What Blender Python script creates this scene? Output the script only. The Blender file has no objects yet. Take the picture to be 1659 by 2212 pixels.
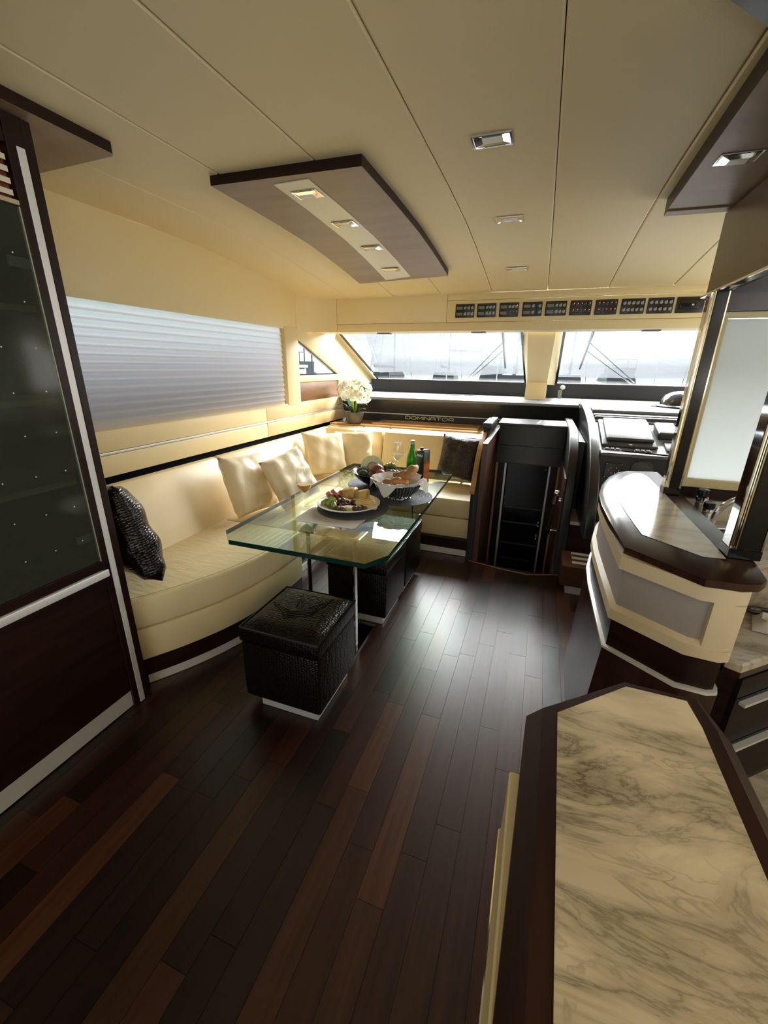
import bpy, bmesh, math, random
from mathutils import Vector, Matrix
random.seed(7)
C = bpy.context.scene.collection
S = bpy.context.scene
PI = math.pi

# ------------------------------------------------------------------ camera
cam = bpy.data.cameras.new('camera')
cam.sensor_fit = 'VERTICAL'
cam.sensor_height = 36.0
cam.sensor_width = 36.0 * 1659 / 2212
cam.lens = 14.745
cam.clip_start = 0.02
cam.clip_end = 600
camo = bpy.data.objects.new('camera', cam)
C.objects.link(camo)
_r = Vector((0.94038, 0.33984, 0.01373))
_d = Vector((0.12452, -0.30642, -0.94372))
_f = Vector((-0.31650, 0.88917, -0.33047))
_m = Matrix.Identity(4)
for i in range(3):
    _m[i][0] = _r[i]; _m[i][1] = -_d[i]; _m[i][2] = -_f[i]
_m[2][3] = 1.4
camo.matrix_world = _m
S.camera = camo

# ------------------------------------------------------------------ sky, sun, exposure
S.view_settings.view_transform = 'Standard'
S.view_settings.look = 'None'
S.view_settings.gamma = 1
S.view_settings.use_curve_mapping = False
S.view_settings.exposure = -0.2
W = bpy.data.worlds.new('sky')
S.world = W
W.use_nodes = True
_n = W.node_tree.nodes; _l = W.node_tree.links
_n.clear()
_o = _n.new('ShaderNodeOutputWorld'); _b = _n.new('ShaderNodeBackground')
_tc = _n.new('ShaderNodeTexCoord'); _sp = _n.new('ShaderNodeSeparateXYZ'); _cr = _n.new('ShaderNodeValToRGB')
_l.new(_tc.outputs['Generated'], _sp.inputs[0]); _l.new(_sp.outputs['Z'], _cr.inputs[0])
_cr.color_ramp.elements[0].position = 0.0; _cr.color_ramp.elements[0].color = (0.96, 0.98, 1.0, 1)
_cr.color_ramp.elements[1].position = 0.8; _cr.color_ramp.elements[1].color = (0.72, 0.84, 1.0, 1)
_l.new(_cr.outputs[0], _b.inputs[0]); _b.inputs[1].default_value = 1.75
_l.new(_b.outputs[0], _o.inputs[0])
sun = bpy.data.lights.new('sun', 'SUN')
sun.energy = 52.0; sun.angle = 0.01; sun.color = (1.0, 0.95, 0.86)
suno = bpy.data.objects.new('sun', sun); C.objects.link(suno)
_e = math.radians(60); _az = math.radians(12)
_to = Vector((math.sin(_az) * math.cos(_e), math.cos(_az) * math.cos(_e), math.sin(_e)))
suno.rotation_euler = _to.to_track_quat('Z', 'Y').to_euler()
suno.location = (3, 8, 10)
S.cycles.use_denoising = True
S.cycles.max_bounces = 12
S.cycles.diffuse_bounces = 6
S.cycles.glossy_bounces = 5
S.cycles.transparent_max_bounces = 24
S.cycles.transmission_bounces = 8
S.cycles.caustics_reflective = False
S.cycles.caustics_refractive = False
S.cycles.sample_clamp_indirect = 8.0

R_ = math.radians
def fill_lamp(name, loc, rot, sx, sy, power, col=(1, 1, 1)):
    l = bpy.data.lights.new(name, 'AREA'); l.shape = 'RECTANGLE'; l.size = sx; l.size_y = sy
    l.energy = power; l.color = col
    o = bpy.data.objects.new(name, l); C.objects.link(o); o.location = loc; o.rotation_euler = rot
    return o
# daylight: added area lamps, a large one beyond the bow in place of bright sky,
# others tilted up by the starboard windows and aft doors to brighten the ceiling
fill_lamp('bow_fill', (-0.1, 6.9, 3.05), (R_(62), 0, PI), 5.2, 2.0, 7200, (1.0, 0.99, 0.97))
fill_lamp('helm_window_fill', (1.98, 3.3, 1.36), (R_(115), 0, PI / 2), 1.7, 0.55, 18, (1.0, 0.98, 0.95))
fill_lamp('starboard_window_fill', (1.98, -0.9, 1.36), (R_(150), 0, PI / 2), 2.6, 0.55, 44, (1.0, 0.97, 0.92))
fill_lamp('aft_door_fill', (0, -2.9, 1.3), (R_(140), 0, 0), 2.6, 1.1, 18, (1.0, 0.97, 0.92))

# ------------------------------------------------------------------ helpers
ORG = {}
def fin(bm, sharp=35):
    bmesh.ops.recalc_face_normals(bm, faces=bm.faces[:])
def obj(name, bm, mats, parent=None, smooth=True, recalc=True, sharp=35):
    if recalc: bmesh.ops.recalc_face_normals(bm, faces=bm.faces[:])
    if parent is not None:
        g = ORG.get(parent.name, Vector())
        if g.length: bmesh.ops.translate(bm, vec=-g, verts=bm.verts[:])
    me = bpy.data.meshes.new(name)
    bm.to_mesh(me); bm.free()
    for m in (mats if isinstance(mats, (list, tuple)) else [mats]): me.materials.append(m)
    if smooth:
        me.shade_smooth()
        me.set_sharp_from_angle(angle=math.radians(sharp))
    o = bpy.data.objects.new(name, me); C.objects.link(o)
    if parent is not None:
        o.parent = parent; ORG[o.name] = ORG.get(parent.name, Vector())
    else:
        ORG[o.name] = Vector()
    return o
def tag(o, label, cat, group=None):
    o['label'] = label; o['category'] = cat
    if group: o['group'] = group
    return o
def thing(name, label, cat, loc=(0, 0, 0), group=None):
    o = bpy.data.objects.new(name, None); C.objects.link(o)
    o.empty_display_size = 0.05
    o.location = loc; ORG[o.name] = Vector(loc)
    return tag(o, label, cat, group)
def struct(o):
    o['kind'] = 'structure'; return o
def sroot(name, loc=(0, 0, 0)):
    o = bpy.data.objects.new(name, None); C.objects.link(o); o.location = loc; ORG[o.name] = Vector(loc)
    o.empty_display_size = 0.05
    o['kind'] = 'structure'; return o
def dup(root, loc, rot=None, label=None):
    r = root.copy(); C.objects.link(r); r.location = loc
    if rot is not None: r.rotation_euler = rot
    if label: r['label'] = label
    for ch in root.children:
        c = ch.copy(); C.objects.link(c); c.parent = r
        for g in ch.children:
            d = g.copy(); C.objects.link(d); d.parent = c
    return r
B = bmesh.new
def box(bm, lo, hi, bev=0.0, seg=1):
    r = bmesh.ops.create_cube(bm, size=1.0)
    vs = r['verts']
    for v in vs:
        for i in range(3):
            v.co[i] = lo[i] if v.co[i] < 0 else hi[i]
    if bev > 0:
        es = list({e for v in vs for e in v.link_edges})
        bmesh.ops.bevel(bm, geom=es, offset=bev, segments=seg, profile=0.5, affect='EDGES')
    return bm
def bx(lo, hi, bev=0.0, seg=1): return box(B(), lo, hi, bev, seg)
def prism(bm, pts, axis, a, b, bev=0.0, seg=2, side_mat=None):
    def P(p, t):
        if axis == 'z': return (p[0], p[1], t)
        if axis == 'x': return (t, p[0], p[1])
        return (p[0], t, p[1])
    lo = [bm.verts.new(P(p, a)) for p in pts]; hi = [bm.verts.new(P(p, b)) for p in pts]
    n = len(pts); fs = []
    f0 = bm.faces.new(lo[::-1]); f1 = bm.faces.new(hi)
    for i in range(n):
        f = bm.faces.new((lo[i], lo[(i + 1) % n], hi[(i + 1) % n], hi[i]))
        if side_mat is not None: f.material_index = side_mat
    if bev > 0:
        bmesh.ops.recalc_face_normals(bm, faces=bm.faces[:])
        es = list(f1.edges) + list(f0.edges)
        bmesh.ops.bevel(bm, geom=es, offset=bev, segments=seg, profile=0.5, affect='EDGES')
    return bm
def loft(bm, rings, cap=True, closed=True):
    R = [[bm.verts.new(p) for p in r] for r in rings]
    n = len(R[0])
    for i in range(len(R) - 1):
        for j in range(n if closed else n - 1):
            k = (j + 1) % n
            bm.faces.new((R[i][j], R[i][k], R[i + 1][k], R[i + 1][j]))
    if cap and closed:
        bm.faces.new(R[0][::-1]); bm.faces.new(R[-1])
    return bm
def tube(bm, path, r, seg=8, cap=True):
    P = [Vector(p) for p in path]; n = len(P)
    rr = r if isinstance(r, (list, tuple)) else [r] * n
    rings = []; up = None
    for i in range(n):
        t = (P[min(i + 1, n - 1)] - P[max(i - 1, 0)]).normalized()
        if up is None:
            up = Vector((0, 0, 1)) if abs(t.z) < 0.9 else Vector((1, 0, 0))
        s = t.cross(up).normalized(); up = s.cross(t).normalized()
        rings.append([P[i] + (s * math.cos(2 * PI * k / seg) + up * math.sin(2 * PI * k / seg)) * rr[i] for k in range(seg)])
    return loft(bm, rings, cap)
def lathe(bm, prof, c=(0, 0, 0), seg=24):
    rings = [[(c[0] + r * math.cos(2 * PI * k / seg), c[1] + r * math.sin(2 * PI * k / seg), c[2] + z) for k in range(seg)] for r, z in prof]
    R = [[bm.verts.new(p) for p in r] for r in rings]
    for i in range(len(R) - 1):
        for j in range(seg):
            k = (j + 1) % seg
            bm.faces.new((R[i][j], R[i][k], R[i + 1][k], R[i + 1][j]))
    if prof[0][0] > 1e-5: bm.faces.new(R[0][::-1])
    if prof[-1][0] > 1e-5: bm.faces.new(R[-1])
    bmesh.ops.remove_doubles(bm, verts=bm.verts[:], dist=1e-6)
    return bm
def cyl(bm, c, r, h, seg=20): return lathe(bm, [(r, 0), (r, h)], c, seg)
def ball(bm, c, r, u=10, v=8):
    if not isinstance(r, (list, tuple)): r = (r, r, r)
    m = Matrix.Translation(c) @ Matrix.Diagonal((r[0], r[1], r[2], 1))
    bmesh.ops.create_uvsphere(bm, u_segments=u, v_segments=v, radius=1, matrix=m)
    return bm
def grid(bm, rows):
    R = [[bm.verts.new(p) for p in r] for r in rows]
    for i in range(len(R) - 1):
        for j in range(len(R[0]) - 1):
            bm.faces.new((R[i][j], R[i][j + 1], R[i + 1][j + 1], R[i + 1][j]))
    return bm
def quadbar(bm, a, b, w, t, nrm):
    """flat bar from a to b, width w in the plane normal to nrm, thickness t along nrm"""
    a = Vector(a); b = Vector(b); n = Vector(nrm).normalized(); d = (b - a).normalized(); s = d.cross(n).normalized() * w / 2
    lo = [a - s, b - s, b + s, a + s]; hi = [p + n * t for p in lo]
    return loft(bm, [lo, hi])
def lerp(tab, x):
    if x <= tab[0][0]: return tab[0][1]
    for (a, u), (b, v) in zip(tab, tab[1:]):
        if x <= b: return u + (v - u) * (x - a) / (b - a)
    return tab[-1][1]
def smoothpoly(pts, n=4):
    """Catmull-Rom through open list of 2-D/3-D points"""
    out = []
    m = len(pts)
    for i in range(m - 1):
        p0 = Vector(pts[max(i - 1, 0)]); p1 = Vector(pts[i]); p2 = Vector(pts[i + 1]); p3 = Vector(pts[min(i + 2, m - 1)])
        for k in range(n):
            t = k / n
            out.append(tuple(0.5 * ((2 * p1) + (p2 - p0) * t + (2 * p0 - 5 * p1 + 4 * p2 - p3) * t * t + (3 * p1 - p0 - 3 * p2 + p3) * t ** 3)))
    out.append(tuple(pts[-1]))
    return out

# ------------------------------------------------------------------ materials
def mat(name, col, rough=0.5, metal=0.0, spec=0.5, bump=None, vary=None, coat=0.0, sheen=0.0, trans=0.0, emit=None, ior=None):
    """bump=(scale, strength[, stretch xyz]); vary=(scale, amount[, stretch])"""
    m = bpy.data.materials.new(name); m.use_nodes = True
    nt = m.node_tree; b = nt.nodes['Principled BSDF']
    b.inputs['Base Color'].default_value = (*col, 1); b.inputs['Roughness'].default_value = rough
    b.inputs['Metallic'].default_value = metal; b.inputs['Specular IOR Level'].default_value = spec
    if coat: b.inputs['Coat Weight'].default_value = coat; b.inputs['Coat Roughness'].default_value = max(0.06, rough * 0.85) if rough > 0.25 else 0.06
    if sheen: b.inputs['Sheen Weight'].default_value = sheen
    if trans: b.inputs['Transmission Weight'].default_value = trans
    if ior: b.inputs['IOR'].default_value = ior
    if emit: b.inputs['Emission Color'].default_value = (*emit[0], 1); b.inputs['Emission Strength'].default_value = emit[1]
    tc = None
    def coords(stretch):
        t = nt.nodes.new('ShaderNodeTexCoord'); mp = nt.nodes.new('ShaderNodeMapping')
        nt.links.new(t.outputs['Object'], mp.inputs[0]); mp.inputs['Scale'].default_value = stretch
        return mp.outputs[0]
    if vary:
        v = coords(vary[2] if len(vary) > 2 else (1, 1, 1))
        nz = nt.nodes.new('ShaderNodeTexNoise'); nz.inputs['Scale'].default_value = vary[0]; nz.inputs['Detail'].default_value = 5
        nt.links.new(v, nz.inputs['Vector'])
        mx = nt.nodes.new('ShaderNodeMix'); mx.data_type = 'RGBA'
        k = vary[1]
        mx.inputs[6].default_value = (*[c * (1 - k) for c in col], 1); mx.inputs[7].default_value = (*[min(1, c * (1 + k)) for c in col], 1)
        rp = nt.nodes.new('ShaderNodeValToRGB'); rp.color_ramp.elements[0].position = 0.32; rp.color_ramp.elements[1].position = 0.68
        nt.links.new(nz.outputs['Fac'], rp.inputs[0])
        nt.links.new(rp.outputs[0], mx.inputs[0]); nt.links.new(mx.outputs[2], b.inputs['Base Color'])
    if bump:
        v = coords(bump[2] if len(bump) > 2 else (1, 1, 1))
        nz = nt.nodes.new('ShaderNodeTexNoise'); nz.inputs['Scale'].default_value = bump[0]; nz.inputs['Detail'].default_value = 4
        nt.links.new(v, nz.inputs['Vector'])
        bp = nt.nodes.new('ShaderNodeBump'); bp.inputs['Strength'].default_value = bump[1]; bp.inputs['Distance'].default_value = 0.01
        nt.links.new(nz.outputs['Fac'], bp.inputs['Height']); nt.links.new(bp.outputs[0], b.inputs['Normal'])
    return m
def glass_mat(name, tint, rough=0.0, edge=None, f0=None, ior=1.5):
    """thin clear sheet: tinted see-through with a fresnel mirror on top"""
    m = bpy.data.materials.new(name); m.use_nodes = True; nt = m.node_tree; nt.nodes.clear()
    o = nt.nodes.new('ShaderNodeOutputMaterial'); t = nt.nodes.new('ShaderNodeBsdfTransparent'); g = nt.nodes.new('ShaderNodeBsdfGlossy')
    fr = nt.nodes.new('ShaderNodeFresnel'); ge = nt.nodes.new('ShaderNodeNewGeometry'); im = nt.nodes.new('ShaderNodeMix')
    im.inputs[2].default_value = ior; im.inputs[3].default_value = 1 / ior   # same mirror strength from both sides of the sheet
    nt.links.new(ge.outputs['Backfacing'], im.inputs[0]); nt.links.new(im.outputs[0], fr.inputs[0]); mx = nt.nodes.new('ShaderNodeMixShader')
    t.inputs[0].default_value = (*tint, 1); g.inputs['Roughness'].default_value = rough
    nt.links.new(fr.outputs[0], mx.inputs[0]); nt.links.new(t.outputs[0], mx.inputs[1]); nt.links.new(g.outputs[0], mx.inputs[2])
    nt.links.new(mx.outputs[0], o.inputs[0])
    return m
def cloth_glow(name, col, through, clear=0.0, wr=None):
    """fabric or frosted sheet that lets light through: diffuse + translucent (+ open weave)"""
    m = bpy.data.materials.new(name); m.use_nodes = True; nt = m.node_tree; nt.nodes.clear()
    o = nt.nodes.new('ShaderNodeOutputMaterial'); d = nt.nodes.new('ShaderNodeBsdfDiffuse'); t = nt.nodes.new('ShaderNodeBsdfTranslucent')
    d.inputs[0].default_value = (*col, 1); t.inputs[0].default_value = (*col, 1)
    mx = nt.nodes.new('ShaderNodeMixShader'); mx.inputs[0].default_value = through
    nt.links.new(d.outputs[0], mx.inputs[1]); nt.links.new(t.outputs[0], mx.inputs[2]); last = mx
    if clear:
        tr = nt.nodes.new('ShaderNodeBsdfTransparent')
        m2 = nt.nodes.new('ShaderNodeMixShader'); m2.inputs[0].default_value = clear
        nt.links.new(mx.outputs[0], m2.inputs[1]); nt.links.new(tr.outputs[0], m2.inputs[2]); last = m2
    if wr:
        tcn = nt.nodes.new('ShaderNodeTexCoord'); mp = nt.nodes.new('ShaderNodeMapping'); mp.inputs['Scale'].default_value = wr[2]
        nz = nt.nodes.new('ShaderNodeTexNoise'); nz.inputs['Scale'].default_value = wr[0]; nz.inputs['Detail'].default_value = 5; nz.inputs['Distortion'].default_value = 0.8
        bp = nt.nodes.new('ShaderNodeBump'); bp.inputs['Strength'].default_value = wr[1]; bp.inputs['Distance'].default_value = 0.02
        nt.links.new(tcn.outputs['Object'], mp.inputs[0]); nt.links.new(mp.outputs[0], nz.inputs['Vector']); nt.links.new(nz.outputs['Fac'], bp.inputs['Height'])
        nt.links.new(bp.outputs[0], d.inputs['Normal']); nt.links.new(bp.outputs[0], t.inputs['Normal'])
    if wr and clear:   # weave opens and closes along the creases
        rp = nt.nodes.new('ShaderNodeMapRange'); rp.inputs[1].default_value = .35; rp.inputs[2].default_value = .65
        rp.inputs[3].default_value = clear * .78; rp.inputs[4].default_value = clear * 1.2
        nt.links.new(nz.outputs['Fac'], rp.inputs[0]); nt.links.new(rp.outputs[0], m2.inputs[0])
    nt.links.new(last.outputs[0], o.inputs[0])
    return m
def croc_mat(name, col, scale, strength=0.8, rough=0.22, stretch=(1, 1, 1), spec=0.4):
    m = mat(name, col, rough, spec=spec); nt = m.node_tree; b = nt.nodes['Principled BSDF']
    t = nt.nodes.new('ShaderNodeTexCoord'); mp = nt.nodes.new('ShaderNodeMapping'); mp.inputs['Scale'].default_value = stretch
    vo = nt.nodes.new('ShaderNodeTexVoronoi'); vo.feature = 'F1'; vo.inputs['Scale'].default_value = scale; vo.inputs['Randomness'].default_value = 0.45
    nt.links.new(t.outputs['Object'], mp.inputs[0]); nt.links.new(mp.outputs[0], vo.inputs['Vector'])
    rp = nt.nodes.new('ShaderNodeValToRGB'); rp.color_ramp.interpolation = 'EASE'; rp.color_ramp.elements[0].position = 0.15; rp.color_ramp.elements[0].color = (1, 1, 1, 1); rp.color_ramp.elements[1].position = 0.72; rp.color_ramp.elements[1].color = (0, 0, 0, 1)
    nt.links.new(vo.outputs['Distance'], rp.inputs[0])
    bp = nt.nodes.new('ShaderNodeBump'); bp.inputs['Strength'].default_value = strength; bp.inputs['Distance'].default_value = 0.006
    nt.links.new(rp.outputs[0], bp.inputs['Height']); nt.links.new(bp.outputs[0], b.inputs['Normal'])
    mx = nt.nodes.new('ShaderNodeMix'); mx.data_type = 'RGBA'
    mx.inputs[6].default_value = (*[c * 0.5 for c in col], 1); mx.inputs[7].default_value = (*[c * 1.4 for c in col], 1)
    nt.links.new(rp.outputs[0], mx.inputs[0]); nt.links.new(mx.outputs[2], b.inputs['Base Color'])
    return m
def wood_mat(name, col, rough=0.3, grain=(40, 1.6, 1), amount=0.35, coat=0.0, spec=0.5):
    m = mat(name, col, rough, vary=(2.2, amount, grain), coat=coat, spec=spec)
    return m
def marble_mat(name, base, vein, rot, rough=0.08, scale=3.2):
    m = mat(name, base, rough, spec=0.5); nt = m.node_tree; b = nt.nodes['Principled BSDF']
    t = nt.nodes.new('ShaderNodeTexCoord'); mp = nt.nodes.new('ShaderNodeMapping')
    mp.inputs['Rotation'].default_value = (0, 0, rot); mp.inputs['Scale'].default_value = (0.75, 2.1, 1)
    nt.links.new(t.outputs['Object'], mp.inputs[0])
    n1 = nt.nodes.new('ShaderNodeTexNoise'); n1.inputs['Scale'].default_value = scale; n1.inputs['Detail'].default_value = 9; n1.inputs['Roughness'].default_value = 0.62; n1.inputs['Distortion'].default_value = 0.9
    nt.links.new(mp.outputs[0], n1.inputs['Vector'])
    s = nt.nodes.new('ShaderNodeMath'); s.operation = 'SUBTRACT'; s.inputs[1].default_value = 0.5; nt.links.new(n1.outputs['Fac'], s.inputs[0])
    a = nt.nodes.new('ShaderNodeMath'); a.operation = 'ABSOLUTE'; nt.links.new(s.outputs[0], a.inputs[0])
    r1 = nt.nodes.new('ShaderNodeValToRGB'); e = r1.color_ramp.elements
    e[0].position = 0.0; e[0].color = (1, 1, 1, 1); e[1].position = 0.075; e[1].color = (0, 0, 0, 1)
    k = r1.color_ramp.elements.new(0.012); k.color = (0.55, 0.55, 0.55, 1)
    nt.links.new(a.outputs[0], r1.inputs[0])
    n2 = nt.nodes.new('ShaderNodeTexNoise'); n2.inputs['Scale'].default_value = scale * 0.75; n2.inputs['Detail'].default_value = 4; n2.inputs['Distortion'].default_value = 0.5
    nt.links.new(mp.outputs[0], n2.inputs['Vector'])
    r2 = nt.nodes.new('ShaderNodeValToRGB'); r2.color_ramp.elements[0].position = 0.38; r2.color_ramp.elements[1].position = 0.66
    nt.links.new(n2.outputs['Fac'], r2.inputs[0])
    mx = nt.nodes.new('ShaderNodeMix'); mx.data_type = 'RGBA'
    mid = [0.52 * x + 0.48 * y for x, y in zip(base, vein)]
    mx.inputs[6].default_value = (*base, 1); mx.inputs[7].default_value = (*mid, 1)
    nt.links.new(r2.outputs[0], mx.inputs[0])
    # veins show mostly in and around the clouded zones
    mu = nt.nodes.new('ShaderNodeMath'); mu.operation = 'MULTIPLY'; nt.links.new(r1.outputs[0], mu.inputs[0])
    ad = nt.nodes.new('ShaderNodeMath'); ad.operation = 'MULTIPLY_ADD'; ad.inputs[1].default_value = 0.75; ad.inputs[2].default_value = 0.25
    nt.links.new(r2.outputs[0], ad.inputs[0]); nt.links.new(ad.outputs[0], mu.inputs[1])
    # finer branching veins
    n3 = nt.nodes.new('ShaderNodeTexNoise'); n3.inputs['Scale'].default_value = scale * 2.3; n3.inputs['Detail'].default_value = 7; n3.inputs['Distortion'].default_value = 1.3
    nt.links.new(mp.outputs[0], n3.inputs['Vector'])
    s3 = nt.nodes.new('ShaderNodeMath'); s3.operation = 'SUBTRACT'; s3.inputs[1].default_value = 0.5; nt.links.new(n3.outputs['Fac'], s3.inputs[0])
    a3 = nt.nodes.new('ShaderNodeMath'); a3.operation = 'ABSOLUTE'; nt.links.new(s3.outputs[0], a3.inputs[0])
    r3 = nt.nodes.new('ShaderNodeValToRGB'); r3.color_ramp.elements[0].color = (.75, .75, .75, 1); r3.color_ramp.elements[1].position = 0.035; r3.color_ramp.elements[1].color = (0, 0, 0, 1)
    nt.links.new(a3.outputs[0], r3.inputs[0])
    u3 = nt.nodes.new('ShaderNodeMath'); u3.operation = 'MULTIPLY'; nt.links.new(r3.outputs[0], u3.inputs[0]); nt.links.new(r2.outputs[0], u3.inputs[1])
    mxx = nt.nodes.new('ShaderNodeMath'); mxx.operation = 'MAXIMUM'; nt.links.new(mu.outputs[0], mxx.inputs[0]); nt.links.new(u3.outputs[0], mxx.inputs[1])
    m2 = nt.nodes.new('ShaderNodeMix'); m2.data_type = 'RGBA'; m2.inputs[7].default_value = (*vein, 1)
    nt.links.new(mxx.outputs[0], m2.inputs[0]); nt.links.new(mx.outputs[2], m2.inputs[6]); nt.links.new(m2.outputs[2], b.inputs['Base Color'])
    return m

CREAM = mat('cream_vinyl', (0.78, 0.63, 0.345), 0.45, bump=(160, 0.05))
CEIL = mat('cream_ceiling', (0.79, 0.655, 0.40), 0.5, bump=(220, 0.05))
LEATHER = mat('cream_leather', (0.82, 0.67, 0.395), 0.42, bump=(9, 0.16), vary=(3, 0.06))
LEATHER_W = mat('creased_leather', (0.82, 0.67, 0.395), 0.40, bump=(11, 0.42, (0.9, 3.0, 1)), vary=(3, 0.06))
SATIN = mat('cream_satin', (0.78, 0.64, 0.40), 0.38, bump=(14, 0.45), sheen=0.3)
CROC = croc_mat('croc_leather', (0.011, 0.006, 0.005), 52, 0.3, 0.2, (1, 1, 1.8), 0.35)
CROCB = croc_mat('croc_leather_bronze', (0.05, 0.035, 0.028), 70, 0.5, 0.32, (1, 1, 2.2))
CROCO = croc_mat('croc_leather_stool', (0.007, 0.004, 0.003), 80, 0.3, 0.3, (1, 1, 1.6), 0.2)
WENGE = wood_mat('wenge_wood', (0.017, 0.006, 0.0045), 0.36, (1.2, 1.2, 14), 0.35, spec=0.25)
WENGEH = wood_mat('wenge_wood_level', (0.034, 0.013, 0.010), 0.22, (14, 1.2, 1.2), 0.3)
PLATE = mat('lacquered_wood', (0.27, 0.175, 0.105), 0.36, spec=0.25, vary=(2.0, 0.12, (1, 6, 1)))
TEAK = wood_mat('teak_wood', (0.52, 0.30, 0.12), 0.28, (2, 18, 2), 0.2, coat=0.3)
BROWNP = wood_mat('brown_panel_wood', (0.22, 0.105, 0.042), 0.4, (1, 2, 10), 0.15)
STEELW = mat('satin_aluminium', (0.80, 0.79, 0.77), 0.42, metal=0.35)
WHITEM = mat('white_trim', (0.72, 0.70, 0.66), 0.4)
CHROME = mat('chrome', (0.9, 0.9, 0.9), 0.06, metal=1.0)
BRASS = mat('polished_edge', (0.92, 0.82, 0.6), 0.1, metal=1.0)
BLACK = mat('black_leatherette', (0.018, 0.018, 0.019), 0.42, bump=(180, 0.06))
BLACKG = mat('black_gloss', (0.008, 0.008, 0.009), 0.16)
GAP = mat('shadow_gap_black', (0.002, 0.002, 0.002), 0.7, spec=0.05)
DASH = mat('dash_leatherette', (0.04, 0.04, 0.042), 0.2, bump=(160, 0.02))
DGREY = mat('dark_grey_plastic', (0.05, 0.05, 0.052), 0.4)
LILAC = mat('grey_fabric_inset', (0.36, 0.32, 0.31), 0.7, bump=(120, 0.05))
TGLASS = glass_mat('table_glass', (0.84, 0.92, 0.82), ior=1.9)
TEDGE = mat('table_glass_edge', (0.005, 0.035, 0.026), 0.12)
CLEAR = glass_mat('clear_glass', (0.95, 0.96, 0.95), ior=1.75)
WGLASS = glass_mat('window_glass', (0.93, 0.96, 0.97))
SMOKE = glass_mat('smoked_glass', (0.66, 0.70, 0.60), 0.10, ior=1.3)
_t = SMOKE.node_tree; _d2 = _t.nodes.new('ShaderNodeBsdfDiffuse'); _d2.inputs[0].default_value = (0.075, 0.08, 0.062, 1); _mm = _t.nodes.new('ShaderNodeMixShader'); _mm.inputs[0].default_value = 0.38
_tr = [n for n in _t.nodes if n.type == 'BSDF_TRANSPARENT'][0]; _mx = [n for n in _t.nodes if n.type == 'MIX_SHADER' and n != _mm][0]
_t.links.new(_tr.outputs[0], _mm.inputs[1]); _t.links.new(_d2.outputs[0], _mm.inputs[2]); _t.links.new(_mm.outputs[0], _mx.inputs[1])
FROST = cloth_glow('frosted_glass', (0.86, 0.90, 0.91), 0.75)
BLIND = cloth_glow('blind_fabric', (0.94, 0.89, 0.88), 0.85)
MESH = cloth_glow('sunscreen_mesh', (0.03, 0.0315, 0.0345), 0.55, 0.205, (6, 0.9, (1, 1, 3.4)))
MARB_F = marble_mat('marble_near', (0.84, 0.71, 0.50), (0.10, 0.07, 0.042), math.radians(62), 0.16, 3.3)
MARB = marble_mat('marble_bar', (0.68, 0.61, 0.48), (0.22, 0.17, 0.12), math.radians(-15), 0.16, 4.0)
MARB.node_tree.nodes['Principled BSDF'].inputs['Specular IOR Level'].default_value = 0.3
DOTS = mat('etched_dots', (0.9, 0.9, 0.85), 0.5)
LENS = mat('frosted_lens', (0.75, 0.75, 0.72), 0.35)

# ================================================================== SETTING
ZC = [(-3, 2.085), (2.0, 2.08), (2.4, 2.07), (2.75, 2.045), (3.19, 2.0), (3.5, 1.965), (3.7, 1.945)]
def zc(y, x=0.0): return lerp(ZC, y) - 0.008 * (x / 2.05) ** 2

# ---- floor of planks
floor = sroot('floor')
sub = B()
thr = [(-0.36, 2.95), (-0.122, 2.898), (0.067, 2.872), (0.238, 2.935), (0.30, 2.95)]
prism(sub, [(-2.05, -3), (2.05, -3), (2.05, 4.4), (0.30, 4.4)] + [(x, y) for x, y in reversed(thr)] + [(-0.36, 4.4), (-2.05, 4.4)], 'z', -0.06, -0.004)
obj('subfloor', sub, mat('subfloor_dark', (0.012, 0.006, 0.004), 0.4), floor, smooth=False)
PCOL = [(0.030, 0.0085, 0.005), (0.044, 0.0135, 0.007), (0.014, 0.005, 0.0035), (0.066, 0.0215, 0.010), (0.009, 0.004, 0.003), (0.036, 0.012, 0.006)]
PM = [wood_mat('floor_wood_%s' % n, c, 0.34, (26, 1.4, 1), 0.3) for n, c in zip(('red', 'rust', 'brown', 'copper', 'umber', 'amber'), PCOL)]
pw = 0.0808
def thr_y(x): return lerp(thr, x)
xk = -1.52
order = random.Random(11)
while xk < 0.66:
    y = -0.7 - order.random() * 0.5
    x0, x1 = xk + 0.0006, xk + pw - 0.0006
    while y < 3.0:
        L = order.choice([0.42, 0.55, 0.7, 0.85, 1.0])
        y1 = y + L
        e0, e1 = y1, y1
        lim0, lim1 = (thr_y(x0), thr_y(x1)) if -0.40 < xk < 0.3 else (3.05, 3.05)
        if y1 > min(lim0, lim1) - 0.12: e0, e1 = lim0, lim1; y1 = 9
        bm = B()
        prism(bm, [(x0, y + 0.0006), (x1, y + 0.0006), (x1, e1 - 0.0006), (x0, e0 - 0.0006)], 'z', -0.004, 0.0)
        obj('plank', bm, PM[order.choice([0, 0, 1, 2, 2, 3, 4, 5])], floor, smooth=False)
        y = y1
    xk += pw
obj('marble_tile', bx((0.67, -0.6, -0.004), (2.04, 2.2, 0.0015)), MARB, floor)
t = B(); tube(t, [(x, y + 0.004, -0.001) for x, y in thr], 0.007, 6)
obj('threshold_edge', t, wood_mat('threshold_wood', (0.30, 0.13, 0.06), 0.3), floor)

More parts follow.
